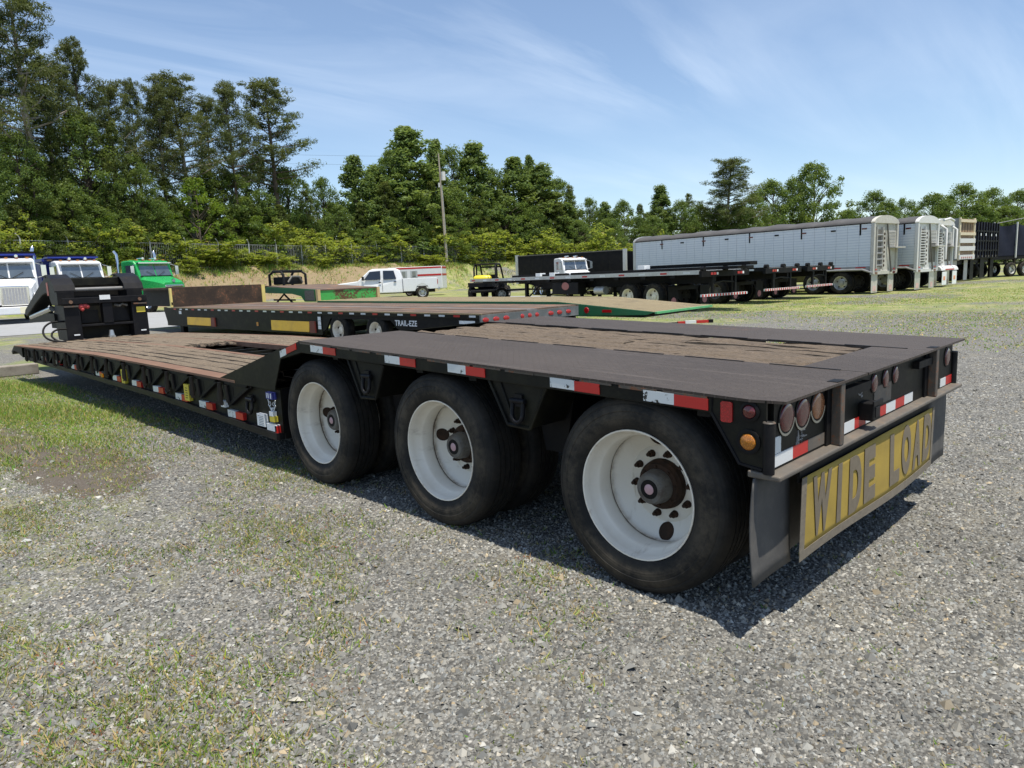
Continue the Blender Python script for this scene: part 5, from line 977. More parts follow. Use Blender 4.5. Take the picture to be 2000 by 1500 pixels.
# --- white and red horse box trailer behind it
x, y = tk(850, 54.0); HB = thing('horse_box_trailer', 'white box trailer with red stripes and small windows behind the pickup', 'trailer', (x, y, float(GZ(x, y))), R(-140)); HB.scale = (.88, .88, .94)
bx('body', white_p, HB, -1.1, 1.1, -3.4, 1.3, .5, 2.3, bevel=.08)
for s_ in (-1, 1):
    bx('red_stripe', red_tape, HB, s_ * 1.104 - .003, s_ * 1.104 + .003, -3.35, 1.25, 2.14, 2.27); bx('red_stripe', red_tape, HB, s_ * 1.104 - .003, s_ * 1.104 + .003, -1.2, 1.25, 1.55, 1.70)
    for yy in (-2.9, -2.0, -1.1): w_ = bx('window_frame', alu, HB, s_ * 1.105 - .006, s_ * 1.105 + .006, yy - .3, yy + .3, 1.35, 2.0); bx('window_pane', gl, w_, s_ * 1.113 - .003, s_ * 1.113 + .003, yy - .15, yy + .15, 1.5, 1.95)
    for yy in (-1.6, -.7): bwheel(HB, s_ * 1.0, yy, .36, .36, .22, hub_m, -s_)
bx('roof_edge', red_tape, HB, -1.0, 1.0, 1.301, 1.306, 2.10, 2.27); bx('red_stripe', red_tape, HB, -1.05, 1.05, 1.301, 1.306, 1.55, 1.70); MB().tube([(0, -3.4, .55), (0, -4.6, .5)], .06, 6).build('tow_bar', black_fr, HB)
# --- side-by-side utility vehicle with yellow tank
x, y = tk(965, 40.0); UV = thing('utility_vehicle', 'black side-by-side utility vehicle with roll cage and yellow tank', 'utility vehicle', (x, y, float(GZ(x, y))), R(118))
bx('chassis', black_fr, UV, -.65, .65, -1.4, 1.4, .38, .62, bevel=.04); bx('hood', black_gloss, UV, -.6, .6, -1.5, -.7, .62, .98, bevel=.1); bx('cargo_bed', black_fr, UV, -.7, .7, .55, 1.6, .70, .95); bx('seat', black_gloss, UV, -.55, .55, .05, .5, .62, .85, bevel=.05); bx('seat_back', black_gloss, UV, -.55, .55, .42, .56, .85, 1.35, bevel=.05)
for s_ in (-1, 1):
    MB().tube([(s_ * .62, -.75, .95), (s_ * .60, -.30, 1.80), (s_ * .58, -.1, 1.92), (s_ * .58, .55, 1.92), (s_ * .62, .75, 1.75), (s_ * .64, .72, .75)], .05, 8).build('roll_cage_side', black_fr, UV, smooth=50)
    MB().tube([(s_ * .62, .45, .7), (s_ * .58, .40, 1.9)], .045, 8).build('cage_post', black_fr, UV)
    for yy in (-1.05, 1.05): bwheel(UV, s_ * .68, yy, .36, .36, .28, hub_m, -s_)
bx('roof_panel', black_fr, UV, -.62, .62, -.2, .72, 1.90, 1.97, bevel=.03); bx('windscreen_bar', black_fr, UV, -.6, .6, -.34, -.26, 1.74, 1.82); bx('steering_column', black_fr, UV, -.35, -.25, -.6, -.3, .9, 1.2)
tkm = flat('yellow_plastic', (.72, .58, .03), .4)
for k in (0, 1): MB().lathe([(-.42, .02), (-.40, .14), (-.3, .19), (.3, .19), (.40, .14), (.42, .02)], (0, .92 + k * .42, 1.14), 0, 16).build('tank', tkm, UV, smooth=50)
# low bike trailer with small wheels in front of it
x, y = tk(985, 37.5); ST = thing('small_utility_trailer', 'small low black utility trailer below the flatbed nose', 'trailer', (x, y, float(GZ(x, y))), R(50))
bx('bed', black_fr, ST, -.9, .9, -1.6, 1.6, .48, .56)
for s_ in (-1, 1):
    bwheel(ST, s_ * 1.02, 0, .34, .34, .2, alu, -s_); MB().tube([(s_ * .9, -1.6, .56), (s_ * .9, -1.6, .95), (s_ * .9, 1.6, .95), (s_ * .9, 1.6, .56)], .025, 6).build('side_rail', black_fr, ST); MB().loft([[(s_ * 1.02 + d, .42 * math.cos(a), .34 + .42 * math.sin(a)) for a in np.linspace(.2, math.pi - .2, 8)] + [(s_ * 1.02 + d, .40 * math.cos(a), .34 + .40 * math.sin(a)) for a in np.linspace(math.pi - .2, .2, 8)] for d in (-.12, .12)]).build('mudguard', black_fr, ST)
MB().tube([(-.6, -1.6, .5), (0, -2.8, .48)], .03, 6).tube([(.6, -1.6, .5), (0, -2.8, .48)], .03, 6).build('tow_frame', black_fr, ST)

# striped marker bar lying on the gravel beyond the lowboy
p0, p1 = G(1285, 634), G(1392, 630); MBAR = thing('hazard_marker_bar', 'red and white striped marker bar lying beyond the lowboy deck', 'marker bar', tuple(p1)); dv = Vector(p0 - p1); dv.z = 0; dn = dv.normalized(); nv = Vector((-dn.y, dn.x, 0)) * .05
def seg(a, b, h, mat, nm):
    P0, P1 = dn * a, dn * b; MB().hexa([P0 - nv, P1 - nv, P1 + nv, P0 + nv, P0 - nv + Vector((0, 0, h)), P1 - nv + Vector((0, 0, h)), P1 + nv + Vector((0, 0, h)), P0 + nv + Vector((0, 0, h))]).build(nm, mat, MBAR)
seg(0, .12, .09, black_fr, 'end_lamp'); seg(.13, .45, .08, red_tape, 'red_section'); seg(.46, .75, .08, white_clean, 'white_section'); seg(.76, .95, .07, red_tape, 'red_section'); seg(.96, dv.length, .05, black_fr, 'bar')
# ================================================================= FENCE, POLE, TREES
galv = paint('galvanised_steel', (0.42, 0.43, 0.44), 0.45, (0.3, 0.29, 0.27), 0.4, 6)
def at_px(px, off):
    s = 60.0
    for _ in range(60): l = (px - 1000) / 1373 * s; s = 0.6 * s + 0.4 * (float(SF(l)) + off)
    x, y = SL(s, (px - 1000) / 1373 * s); return x, y, s
FN = thing('chain_link_fence', 'galvanised chain link fence with tall posts along the top of the dirt bank', 'fence', (*at_px(83, 0)[:2], 0))
fx0, fy0 = FN.location.x, FN.location.y
pts = []
dist = 0; last = None
for px in np.arange(-30, 1010, 2.0):
    x, y, s = at_px(px, 0.0)
    if last is None or math.hypot(x - last[0], y - last[1]) >= 3.05: pts.append((x - fx0, y - fy0, float(GZ(x, y)))); last = (x, y)
FP = MB().cyl((0, 0, -.3), (0, 0, 2.15), .055, n=8).tube([(0, 0, 2.15), (-.05, -.05, 2.3), (-.22, -.2, 2.5)], .035, 6).mesh('fence_post', galv, 40)
for p in pts: ob(FP, 'fence_post', FN, p, (0, 0, random.uniform(-.3, .3)))
wr = MB(); V = []; F = []
for a, b in zip(pts[:-1], pts[1:]):
    a, b = np.array(a), np.array(b); n = 16
    for k in range(n):
        for dr in (1, -1):
            u0 = k / n; u1 = u0 + dr * 10 / n * 0.62 * .35
            p0 = a + (b - a) * u0 + (0, 0, .05); p1 = a + (b - a) * min(max(u1, 0), 1) + (0, 0, 2.0); q = len(V); e = np.array([.005, -.005, 0])
            V += [p0 - e, p0 + e, p1 + e, p1 - e]; F.append((q, q + 1, q + 2, q + 3))
    for h in (.1, 2.05):
        p0 = a + (0, 0, h); p1 = b + (0, 0, h); q = len(V); e = np.array([0, 0, .015]); V += [p0 - e, p1 - e, p1 + e, p0 + e]; F.append((q, q + 1, q + 2, q + 3))
fm_ = bpy.data.objects.new('wire_mesh', raw_mesh('wire_mesh', np.array(V), np.array(F), galv)); COL.objects.link(fm_); fm_.parent = FN; tag(fm_, kind='stuff')
# utility pole
bx_, by_, bs = at_px(884, -0.5); gzp = float(GZ(bx_, by_)); hp = (202) * bs / 1373 / 0.985
UP = thing('utility_pole', 'leaning grey wooden utility pole with transformer on the bank', 'utility pole', (bx_, by_, gzp))
lean = CR[:2] * (-4 * bs / 1373); topp = Vector((lean[0], lean[1], hp))
MB().tube([(0, 0, -.4), topp * .5, topp], [.13, .11, .085], 10).build('pole', paint('grey_pole_wood', (.36, .31, .26), .9, (.2, .16, .13), .5, 3), UP, smooth=50)
tr_ = topp * .76 + Vector((CR[0], CR[1], 0)) * .35; MB().cyl(tr_, tr_ + Vector((0, 0, .95)), .26, n=14).build('transformer', whiteframe, UP, smooth=40)
tr2 = topp * .70 - Vector((CR[0], CR[1], 0)) * .2; MB().cyl(tr2, tr2 + Vector((0, 0, .5)), .1, n=10).build('switch_box', whiteframe, UP)
MB().tube([topp * .72 + Vector((.1, -.1, 0)), topp * .4 + Vector((.12, -.12, 0)), (.12, -.12, .3)], .03, 5).build('conduit', whiteframe, UP)
wire = flat('wire_black', (.03, .03, .035), .5)
for k, (h, e) in enumerate(((.975, (-60, 55)), (.90, (-60, 55)))):
    a = topp * h; b = Vector((CR[0] * e[0] + .7 * (0), CR[1] * e[0], a.z + (2.0 if e[0] < 0 else -1.2))) + Vector((.7, .7, 0)) * (-22 if e[0] < 0 else 10)
    MB().tube([a + (b - a) * t_ - Vector((0, 0, 1.6 * 4 * t_ * (1 - t_) * .5)) for t_ in np.linspace(0, 1, 14)], .010, 4).build('overhead_wire', wire, UP)

def leaf_mat(name, c1, c2, tr=0.35, tip=None):
    t = NT(name); oi = t.n.new('ShaderNodeObjectInfo'); ge = t.n.new('ShaderNodeNewGeometry'); at = t.n.new('ShaderNodeAttribute'); at.attribute_name = 'tint'
    c = t.mix(at.outputs['Fac'], c1, c2); c = t.mix(t.math('MULTIPLY', oi.outputs['Random'], .5), c, tuple(x * y for x, y in zip(c1, (.75, .68, .8))))
    c = t.mix(t.math('MULTIPLY', t.ramp(t.noise(.35, 3), .45, .7), .45), c, tuple(x * y for x, y in zip(c2, (1.25, 1.0, .7))))
    if tip: c = t.mix(t.math('MULTIPLY', t.ramp(at.outputs['Fac'], .88, .95), .7), c, tip)
    d = t.n.new('ShaderNodeBsdfDiffuse'); tl = t.n.new('ShaderNodeBsdfTranslucent'); gs = t.n.new('ShaderNodeBsdfGlossy'); gs.inputs['Roughness'].default_value = .45; gs.inputs['Color'].default_value = (.6, .65, .6, 1)
    t.l.new(c, d.inputs[0]); t.l.new(t.mix(.4, c, (c2[0] * 1.8, c2[1] * 1.7, c2[2] * .8)), tl.inputs[0]); m1 = t.n.new('ShaderNodeMixShader'); m1.inputs[0].default_value = tr; t.l.new(d.outputs[0], m1.inputs[1]); t.l.new(tl.outputs[0], m1.inputs[2])
    m2 = t.n.new('ShaderNodeMixShader'); m2.inputs[0].default_value = .02; t.l.new(m1.outputs[0], m2.inputs[1]); t.l.new(gs.outputs[0], m2.inputs[2])
    t.l.new(m2.outputs[0], t.n['Material Output'].inputs[0]); return t.m
LM = {'pine': leaf_mat('pine_needles', (.052, .076, .026), (.130, .160, .056), .35), 'broad': leaf_mat('broad_leaves', (.066, .120, .028), (.170, .240, .062), .45), 'poplar': leaf_mat('poplar_leaves', (.075, .130, .036), (.185, .255, .080), .45),
      'cedar': leaf_mat('cedar_sprays', (.060, .095, .024), (.145, .185, .050), .4), 'sap': leaf_mat('sapling_leaves', (.18, .245, .040), (.34, .40, .075), .5, (.30, .20, .07)), 'bright': leaf_mat('bright_maple_leaves', (.085, .16, .018), (.17, .25, .035), .45)}
bark = paint('tree_bark', (.11, .085, .065), .95, (.05, .04, .03), .6, 4, bump=.4); bark_l = paint('pale_bark', (.26, .23, .19), .95, (.12, .1, .08), .5, 4, bump=.3)
def leaves(C_, Rr, N, size, elong, rng, up=.35): # clump centres (k,3), radii (k,3), leaves per clump
    k = len(C_); idx = np.repeat(np.arange(k), N); n = len(idx)
    d = rng.normal(size=(n, 3)); d /= np.linalg.norm(d, axis=1)[:, None]; rad = rng.random(n) ** .45
    P = C_[idx] + d * rad[:, None] * Rr[idx]
    nm = d * .7 + rng.normal(size=(n, 3)) * .55; nm[:, 2] += up; nm /= np.linalg.norm(nm, axis=1)[:, None]
    a = np.cross(nm, rng.normal(size=(n, 3))); a /= np.linalg.norm(a, axis=1)[:, None] + 1e-9; b = np.cross(nm, a)
    s_ = size * (.6 + .8 * rng.random(n))[:, None]; a = a * s_; b = b * s_ * elong
    V = np.stack([P - a, P - b * .8 + nm * s_ * .08, P + a, P + b * .8 + nm * s_ * .08], 1).reshape(-1, 3); F = np.arange(4 * n).reshape(-1, 4)
    tint = np.repeat(np.clip(rng.normal(.45, .25, n) + (rng.random(k) * .3 - .15)[idx], 0, 1), 4)
    return V, F, np.stack([tint] * 3, 1)
def make_tree(kind, seed):
    rng = np.random.default_rng(seed); tk_ = MB(); C_ = []; Rr = []; H = 10.0
    if kind == 'pine':
        bend = rng.normal(0, .25, 2); tr = [Vector((bend[0] * (t_ ** 2), bend[1] * t_ ** 2, H * t_)) for t_ in np.linspace(0, 1, 9)]; tk_.tube(tr, list(np.linspace(.17, .03, 9)), 8)
        lo = rng.uniform(.34, .48)
        for i in range(54):
            h = lo + (1 - lo) * (i / 54) ** .9; az = i * 2.4 + rng.normal(0, .4); f = (h - lo) / (1 - lo)
            ln = H * .23 * (1 - f * .80) * (.55 + .45 * min(1, f * 4 + .3)) * rng.uniform(.6, 1.3); p0 = Vector((bend[0] * h * h, bend[1] * h * h, H * h)); up = rng.uniform(.05, .4) + .5 * f
            p1 = p0 + Vector((math.cos(az), math.sin(az), up * .6)) * ln * .6; p2 = p1 + Vector((math.cos(az), math.sin(az), up * 1.3)) * ln * .4
            tk_.tube([p0, p1, p2], [.045 * (1.2 - f), .03 * (1.2 - f), .008], 5)
            for q in (.45, .65, .85, 1.0):
                c = p0 + (p1 - p0) * (q / .6) if q < .6 else p1 + (p2 - p1) * ((q - .6) / .4)
                if rng.random() < .9: C_.append(tuple(c + Vector((*rng.normal(0, .16, 2), .10)))); r = rng.uniform(.30, .58) * (1 - .35 * f); Rr.append((r, r, r * .55))
        C_.append((bend[0], bend[1], H * 1.0)); Rr.append((.3, .3, .45)); N, size, el, up_ = 88, .082, .26, .5
    elif kind in ('broad', 'poplar', 'bright'):
        tk_.tube([(0, 0, 0), (.05, 0, H * .45), (0, .08, H * .9)], [.16, .10, .02], 8)
        wmax = {'broad': .36, 'poplar': .22, 'bright': .36}[kind]; nb = {'broad': 230, 'poplar': 230, 'bright': 120}[kind]
        lob = [(rng.uniform(0, 6.28), rng.uniform(.25, .95), rng.uniform(.7, 1.25)) for _ in range(9)]
        for i in range(nb):
            h = rng.uniform(.06 if kind != 'broad' else .10, 1.0); az = rng.uniform(0, 6.283)
            prof = (math.sin(math.pi * min(1, (h * .93 + .05)) ** .75) ** .7) if kind != 'poplar' else (min(1, (1.02 - h) * 1.25) * min(1, h * 6 + .5)) ** .9
            bump_ = 1 + (.50 if kind == 'poplar' else .36) * math.sin(3 * az + h * 9 + seed) * math.sin(h * 14 + seed * 2 + az); rr = H * wmax * prof * bump_ * (.35 + .65 * rng.random() ** .45)
            c = Vector((math.cos(az) * rr, math.sin(az) * rr, H * h * .97)); C_.append(tuple(c)); r = rng.uniform(.34, .72) * (.72 if kind == 'poplar' else 1); Rr.append((r, r, r * .8))
            if i % 3 == 0: tk_.tube([(0, 0, max(.5, c.z - rr * .8)), c * .6 + Vector((0, 0, c.z * .36)), c], [.05, .03, .008], 4)
        N, size, el, up_ = 76, .094, .60, .35
        if kind == 'bright': N, size = 45, .13
    elif kind == 'cedar':
        tk_.tube([(0, 0, 0), (0, 0, H * .95)], [.14, .02], 7)
        for i in range(220):
            h = rng.uniform(.03, .99) ; az = rng.uniform(0, 6.283); rr = H * .23 * (1.02 - h) ** .75 * (.3 + .7 * rng.random() ** .4) * (1 + .25 * math.sin(h * 22 + az * 2 + seed)); C_.append((math.cos(az) * rr, math.sin(az) * rr, H * h)); r = rng.uniform(.28, .5) * (1.1 - h * .5); Rr.append((r, r, r * .9))
            if i % 4 == 0: tk_.tube([(0, 0, H * h - rr * .2), (math.cos(az) * rr, math.sin(az) * rr, H * h)], [.03, .008], 4)
        N, size, el, up_ = 66, .088, .35, .4
    else: # sapling: several leaning stems
        H = 3.0
        for i in range(9):
            az = rng.uniform(0, 6.283); ln = rng.uniform(.6, 1.0) * H; sp_ = rng.uniform(.1, .45); p = [Vector((math.cos(az) * .1, math.sin(az) * .1, 0)), Vector((math.cos(az) * sp_ * .6, math.sin(az) * sp_ * .6, ln * .55)), Vector((math.cos(az) * sp_ * 1.6, math.sin(az) * sp_ * 1.6, ln))]; tk_.tube(p, [.03, .02, .006], 5)
            for q in np.linspace(.2, 1, 7): c = p[0].lerp(p[1], q * 2) if q < .5 else p[1].lerp(p[2], q * 2 - 1); C_.append(tuple(c + Vector((*rng.normal(0, .22, 2), 0)))); r = rng.uniform(.2, .36) * (1.2 - q * .5); Rr.append((r, r, r))
        N, size, el, up_ = 34, .072, .6, .3
    V, F, T_ = leaves(np.array(C_), np.array(Rr), N, size, el, rng, up_)
    cm = raw_mesh('crown', V, F, LM[{'sap': 'sap'}.get(kind, kind)], T_); tm_ = tk_.mesh('trunk', bark_l if kind == 'pine' and seed % 2 else bark, 50)
    return tm_, cm, H
PROTO = {k: [make_tree(k, sd) for sd in sds] for k, sds in {'pine': (1, 2, 3, 4), 'broad': (5, 6, 7, 19), 'poplar': (8, 9, 10, 17, 18), 'cedar': (11, 12), 'bright': (13,), 'sap': (14, 15, 16)}.items()}
NM = {'pine': 'pine_tree', 'broad': 'broadleaf_tree', 'poplar': 'poplar_tree', 'cedar': 'cedar_tree', 'bright': 'maple_sapling', 'sap': 'roadside_sapling'}
GEN = {'pine': 'dark pine with clumped needles rising above the wood behind the fence', 'broad': 'rounded dark green broadleaf tree in the wood behind the fence', 'poplar': 'narrow pointed light green poplar in the wood behind the yard', 'cedar': 'dense conical dark cedar at the edge of the wood', 'bright': 'bright green young maple at the front of the wood', 'sap': 'yellow-green leafy sapling growing along the chain link fence'}
GRP = {'pine': 'pines behind the fence', 'broad': 'broadleaf trees in the wood', 'poplar': 'poplars in the wood', 'cedar': 'cedars at the wood edge', 'bright': 'young maples', 'sap': 'saplings along the fence'}
cnt = {k: 0 for k in PROTO}
LMK = [(-999, 'behind the white dump truck with the pale bumper'), (70, 'behind the white truck at the gooseneck'), (230, 'behind the green semi truck'), (400, 'behind the bare tan dirt bank'), (590, 'behind the green trailer riser'), (690, 'behind the white pickup'), (830, 'behind the leaning utility pole'), (905, 'behind the utility vehicle'), (1020, 'behind the low black box trailer'), (1230, 'behind the front half of the silver hopper trailer'), (1480, 'behind the rear half of the silver hopper trailer'), (1680, 'behind the hopper trailer rears'), (1850, 'behind the black dump trailers'), (1945, 'behind the navy tarped trailer')]
KD = {'pine': 'dark clump-needled pine', 'broad': 'rounded dark broadleaf tree', 'poplar': 'pointed light green poplar', 'cedar': 'dense conical cedar', 'bright': 'bright green young maple', 'sap': 'yellow-green fence-side sapling'}
def tree(kind, px, top, w, off, label=None, var=None, kw=1.0):
    d = ray(px, top); fh = d[0] * .7031 + d[1] * .7111; s = 60.0
    for _ in range(80):
        Tp = CAM + d * (s / fh); l = sl(Tp)[1]; s = .6 * s + .4 * (float(SF(l)) + off)
    Tp = CAM + d * (s / fh); x, y = float(Tp[0]), float(Tp[1]); gz_ = float(GZ(x, y)) - .15; h = float(Tp[2]) - gz_
    P = PROTO[kind]; i = cnt[kind] % len(P) if var is None else var; cnt[kind] += 1; tm_, cm, H = P[i]
    if h < .8: return
    ww = w * s / 1373 * {'poplar': 1.25, 'pine': .95}.get(kind, 1.0)
    nat = {'pine': .46, 'broad': .74, 'poplar': .44, 'cedar': .52, 'bright': .78, 'sap': .62}[kind] * H
    if not label:
        lm = LMK[int(np.searchsorted([q[0] for q in LMK], px, 'right')) - 1][1]; hh = h * (1 if kind != 'sap' else 5)
        label2 = ('tall ' if hh > 17 else 'low ' if hh < 11 else 'mid-height ') + KD[kind] + ' ' + (lm if off < 6.5 else lm.replace('behind', 'well behind'))
    T = thing(NM[kind], label or label2, 'tree' if kind != 'sap' else 'shrub', (x, y, gz_), random.uniform(0, 6.28), None if label else GRP[kind])
    sx = ww / nat * random.uniform(.85, 1.2); T.scale = (sx, sx * random.uniform(.9, 1.1), h / H); ob(tm_, 'trunk', T); ob(cm, 'crown', T); return T
# tall pines on the left
tree('pine', 15, -40, 260, 7, 'tallest pine of the wood, thick dark crown reaching out of the picture', 0); tree('pine', -70, 20, 230, 12); tree('pine', 142, 92, 150, 9, 'tall pine standing beside the tallest pine of the wood', 1)
tree('pine', 75, 130, 190, 14); tree('pine', 200, 170, 170, 10); tree('pine', 252, 168, 100, 16); tree('pine', 300, 186, 120, 9); tree('pine', 348, 166, 165, 11, 'broad umbrella-crowned pine in the middle of the pine row', 2); tree('pine', 395, 200, 110, 15)
tree('pine', 442, 172, 105, 8, 'slim pine with a bare pale lower trunk beside the outermost pine', 3); tree('pine', 522, 168, 165, 8, 'outermost tall pine with layered branches against open sky', 1)
# dark middle storey, left
for a in (('broad', 25, 255, 170, 5), ('cedar', 95, 250, 130, 6), ('broad', 150, 215, 190, 8), ('cedar', 215, 235, 130, 6), ('broad', 258, 300, 130, 5), ('cedar', 60, 330, 150, 3), ('broad', 130, 350, 150, 3.5), ('cedar', 320, 345, 120, 6), ('broad', 300, 390, 120, 4), ('cedar', 245, 400, 120, 3),
          ('broad', 450, 335, 150, 9), ('broad', 500, 300, 140, 14), ('cedar', 480, 385, 110, 5), ('broad', 555, 318, 130, 10), ('cedar', 595, 372, 100, 6), ('broad', 628, 345, 95, 9), ('cedar', 545, 400, 110, 4), ('broad', 405, 330, 130, 12), ('cedar', 425, 400, 110, 5), ('broad', 180, 400, 130, 3), ('cedar', 20, 400, 130, 2.5), ('broad', 85, 415, 120, 2.5), ('broad', 660, 400, 90, 5)): tree(*a)
tree('bright', 378, 345, 130, 3, 'bright green young maple standing out before the dark pines'); tree('bright', 205, 420, 110, 2); tree('bright', 500, 420, 90, 3)
# poplar group behind the pole
for a in (('poplar', 690, 300, 115, 7), ('poplar', 730, 318, 95, 10), ('broad', 762, 290, 110, 9), ('poplar', 792, 243, 145, 8), ('poplar', 848, 268, 95, 9), ('broad', 880, 285, 110, 10), ('poplar', 922, 276, 120, 8), ('broad', 962, 322, 100, 9), ('poplar', 1002, 304, 110, 8), ('poplar', 1056, 316, 120, 8), ('poplar', 1032, 300, 60, 16), ('broad', 1088, 348, 100, 11)): tree(*a)
for a in (('cedar', 705, 395, 110, 4), ('cedar', 750, 355, 120, 5), ('broad', 800, 370, 130, 5), ('cedar', 840, 355, 110, 4), ('broad', 885, 365, 120, 5), ('cedar', 930, 385, 120, 4), ('broad', 985, 380, 120, 5), ('broad', 1040, 400, 110, 4), ('cedar', 1090, 395, 100, 5), ('broad', 870, 420, 100, 2.5), ('broad', 770, 425, 100, 2.5), ('cedar', 960, 430, 90, 2.5), ('broad', 720, 440, 90, 2)): tree(*a)
for a in (('cedar', 1112, 362, 95, 8), ('broad', 1150, 385, 90, 8), ('poplar', 1180, 392, 80, 9), ('broad', 1218, 390, 90, 8), ('cedar', 1250, 398, 80, 8), ('poplar', 1290, 360, 90, 9), ('broad', 1330, 390, 90, 8), ('broad', 1368, 392, 80, 9), ('cedar', 1345, 378, 60, 12), ('broad', 1275, 420, 90, 4), ('broad', 1190, 425, 100, 4), ('broad', 1130, 430, 90, 3)): tree(*a)
tree('pine', 1418, 322, 140, 6, 'lone umbrella-shaped pine behind the silver hopper trailer roof', 2)
for a in (('broad', 1400, 395, 110, 9), ('broad', 1470, 378, 110, 6), ('broad', 1510, 350, 110, 9), ('broad', 1440, 400, 100, 5), ('broad', 1550, 345, 120, 8)): tree(*a)
tree('broad', 1592, 315, 135, 7, 'tall full-crowned broadleaf tree above the hopper trailers', 1)
for a in (('broad', 1655, 408, 80, 9), ('broad', 1706, 372, 125, 8), ('broad', 1768, 383, 90, 9), ('broad', 1735, 395, 90, 6), ('broad', 1822, 377, 110, 8), ('broad', 1880, 358, 130, 8), ('broad', 1850, 385, 90, 5), ('broad', 1940, 366, 120, 8), ('broad', 1990, 370, 120, 9), ('broad', 2050, 372, 130, 9), ('broad', 1915, 395, 110, 5), ('broad', 2110, 375, 130, 9), ('broad', 1970, 400, 110, 4)): tree(*a)
# saplings along the fence and bank
for px in np.arange(-40, 1000, 30):
    q = random.uniform(-12, 12); tree('sap', px + q, random.uniform(428, 492) - (20 if px < 60 else 0), random.uniform(70, 115), random.uniform(.6, 2.4))
for px in np.arange(-30, 1000, 95): tree('sap', px + random.uniform(-15, 15), random.uniform(488, 505), random.uniform(40, 70), random.uniform(-1.6, -.5))
for px in np.arange(1000, 1330, 36): tree('sap', px + random.uniform(-10, 10), random.uniform(440, 480), random.uniform(60, 100), random.uniform(-1, 2))
# far wood beyond the first rows, one mass
rng = np.random.default_rng(5); C_ = []; Rr = []
for px in np.arange(-150, 2150, 9):
    tp = float(np.interp(px, [-150, 120, 300, 560, 640, 700, 1050, 1150, 1650, 2150], [330, 330, 400, 415, 430, 400, 400, 425, 430, 420]))
    x, y, s = at_px(px, 18 + rng.uniform(-3, 6)); g = float(GZ(x, y)); hmax = 1.45 + (582 - .0418 * px - tp) * s / 1373
    for k in range(9): C_.append((x + rng.normal(0, .8), y + rng.normal(0, .8), g + (hmax - g) * (k + rng.random()) / 9)); r = rng.uniform(.7, 1.3); Rr.append((r, r, r))
V, F, T_ = leaves(np.array(C_), np.array(Rr), 34, .30, .6, rng); fw = bpy.data.objects.new('far_wood', raw_mesh('far_wood', V, F, LM['broad'], T_)); COL.objects.link(fw); tag(fw, 'continuous dark wood filling the gaps behind the first trees', 'woodland', kind='stuff')
# ================================================================= GRAVEL, WEEDS AND GRASS
t = NT('crushed_stone'); at = t.n.new('ShaderNodeAttribute'); at.attribute_name = 'tint'; n = t.noise(180, 3); stone_m = t.set(t.mix(t.math('MULTIPLY', n, .5), at.outputs['Color'], (.12, .12, .115)), .85)
rng = np.random.default_rng(21)
cth = math.atan2(CF[1], CF[0]); NS = 250000
r_ = np.linspace(.9, 13, 4000); pdf = r_ / (1 + (r_ / 2.3) ** 2.25); cdf = np.cumsum(pdf); cdf /= cdf[-1]
rad = np.interp(rng.random(NS), cdf, r_); th = cth + rng.uniform(-R(50), R(50), NS)
X_ = CAM[0] + rad * np.cos(th); Y_ = CAM[1] + rad * np.sin(th)
dm = ((X_ + 1.0) / .44) ** 2 + ((Y_ - 5.6) / 1.25) ** 2 + rng.normal(0, .25, NS); dm2 = ((X_ + 1.3) / .42) ** 2 + ((Y_ - 7.6) / 1.15) ** 2 + rng.normal(0, .25, NS); kp = ((dm > .9) & (dm2 > .9)) | (rng.random(NS) < .15); X_, Y_, rad = X_[kp], Y_[kp], rad[kp]; NS = len(X_)
sz = np.exp(rng.normal(math.log(.0054), .38, NS)) * (1 + rad * .045); big = rng.random(NS) < .008; sz[big] *= rng.uniform(1.6, 2.7, big.sum()); sz = np.clip(sz, .003, .026)
TV = np.array([(1, 0, -.15), (-1, 0, -.15), (0, 1, -.15), (0, -1, -.15), (0, 0, .9)], float); TF = np.array([(0, 2, 4), (2, 1, 4), (1, 3, 4), (3, 0, 4)])
V = TV[None] * rng.uniform(.72, 1.22, (NS, 5, 1)) + rng.normal(0, .17, (NS, 5, 3)); V[:, :, 2] *= rng.uniform(.6, .95, (NS, 1)); V[:, :, 0] *= rng.uniform(.85, 1.3, (NS, 1))
a = rng.uniform(0, 6.283, NS); ca, sa = np.cos(a)[:, None], np.sin(a)[:, None]; b = rng.normal(0, .35, NS)[:, None]
x1 = V[:, :, 0] * ca - V[:, :, 1] * sa; y1 = V[:, :, 0] * sa + V[:, :, 1] * ca; z1 = V[:, :, 2] + b * V[:, :, 0]
V = np.stack([x1 * sz[:, None] + X_[:, None], y1 * sz[:, None] + Y_[:, None], z1 * sz[:, None] + (sz * .12 + GZ(X_, Y_))[:, None]], -1).reshape(-1, 3)
F = (TF[None] + 5 * np.arange(NS)[:, None, None]).reshape(-1, 3)
g = np.clip(rng.normal(.215, .078, NS), .06, .45); wh = rng.random(NS) < .045; g[wh] = rng.uniform(.38, .52, wh.sum()); hue = rng.normal(0, .035, NS)
cols = np.stack([g * (1.03 + hue), g * 1.0, g * (.89 - hue * 1.2)], 1); tanm = rng.random(NS) < .07; cols[tanm] = cols[tanm] * (1.2, 1.0, .72); dk = rng.random(NS) < .16; cols[dk] *= .5; cols *= (1 + .10 * np.sin(X_ * 3.1 + .6 * np.sin(Y_ * .9)) + .07 * np.sin(X_ * 7.3 + Y_ * 1.1))[:, None]
st = bpy.data.objects.new('loose_gravel', raw_mesh('loose_gravel', V, F, stone_m, np.repeat(cols, 5, 0))); COL.objects.link(st); tag(st, 'loose grey crushed stone covering the yard', 'gravel', kind='stuff')
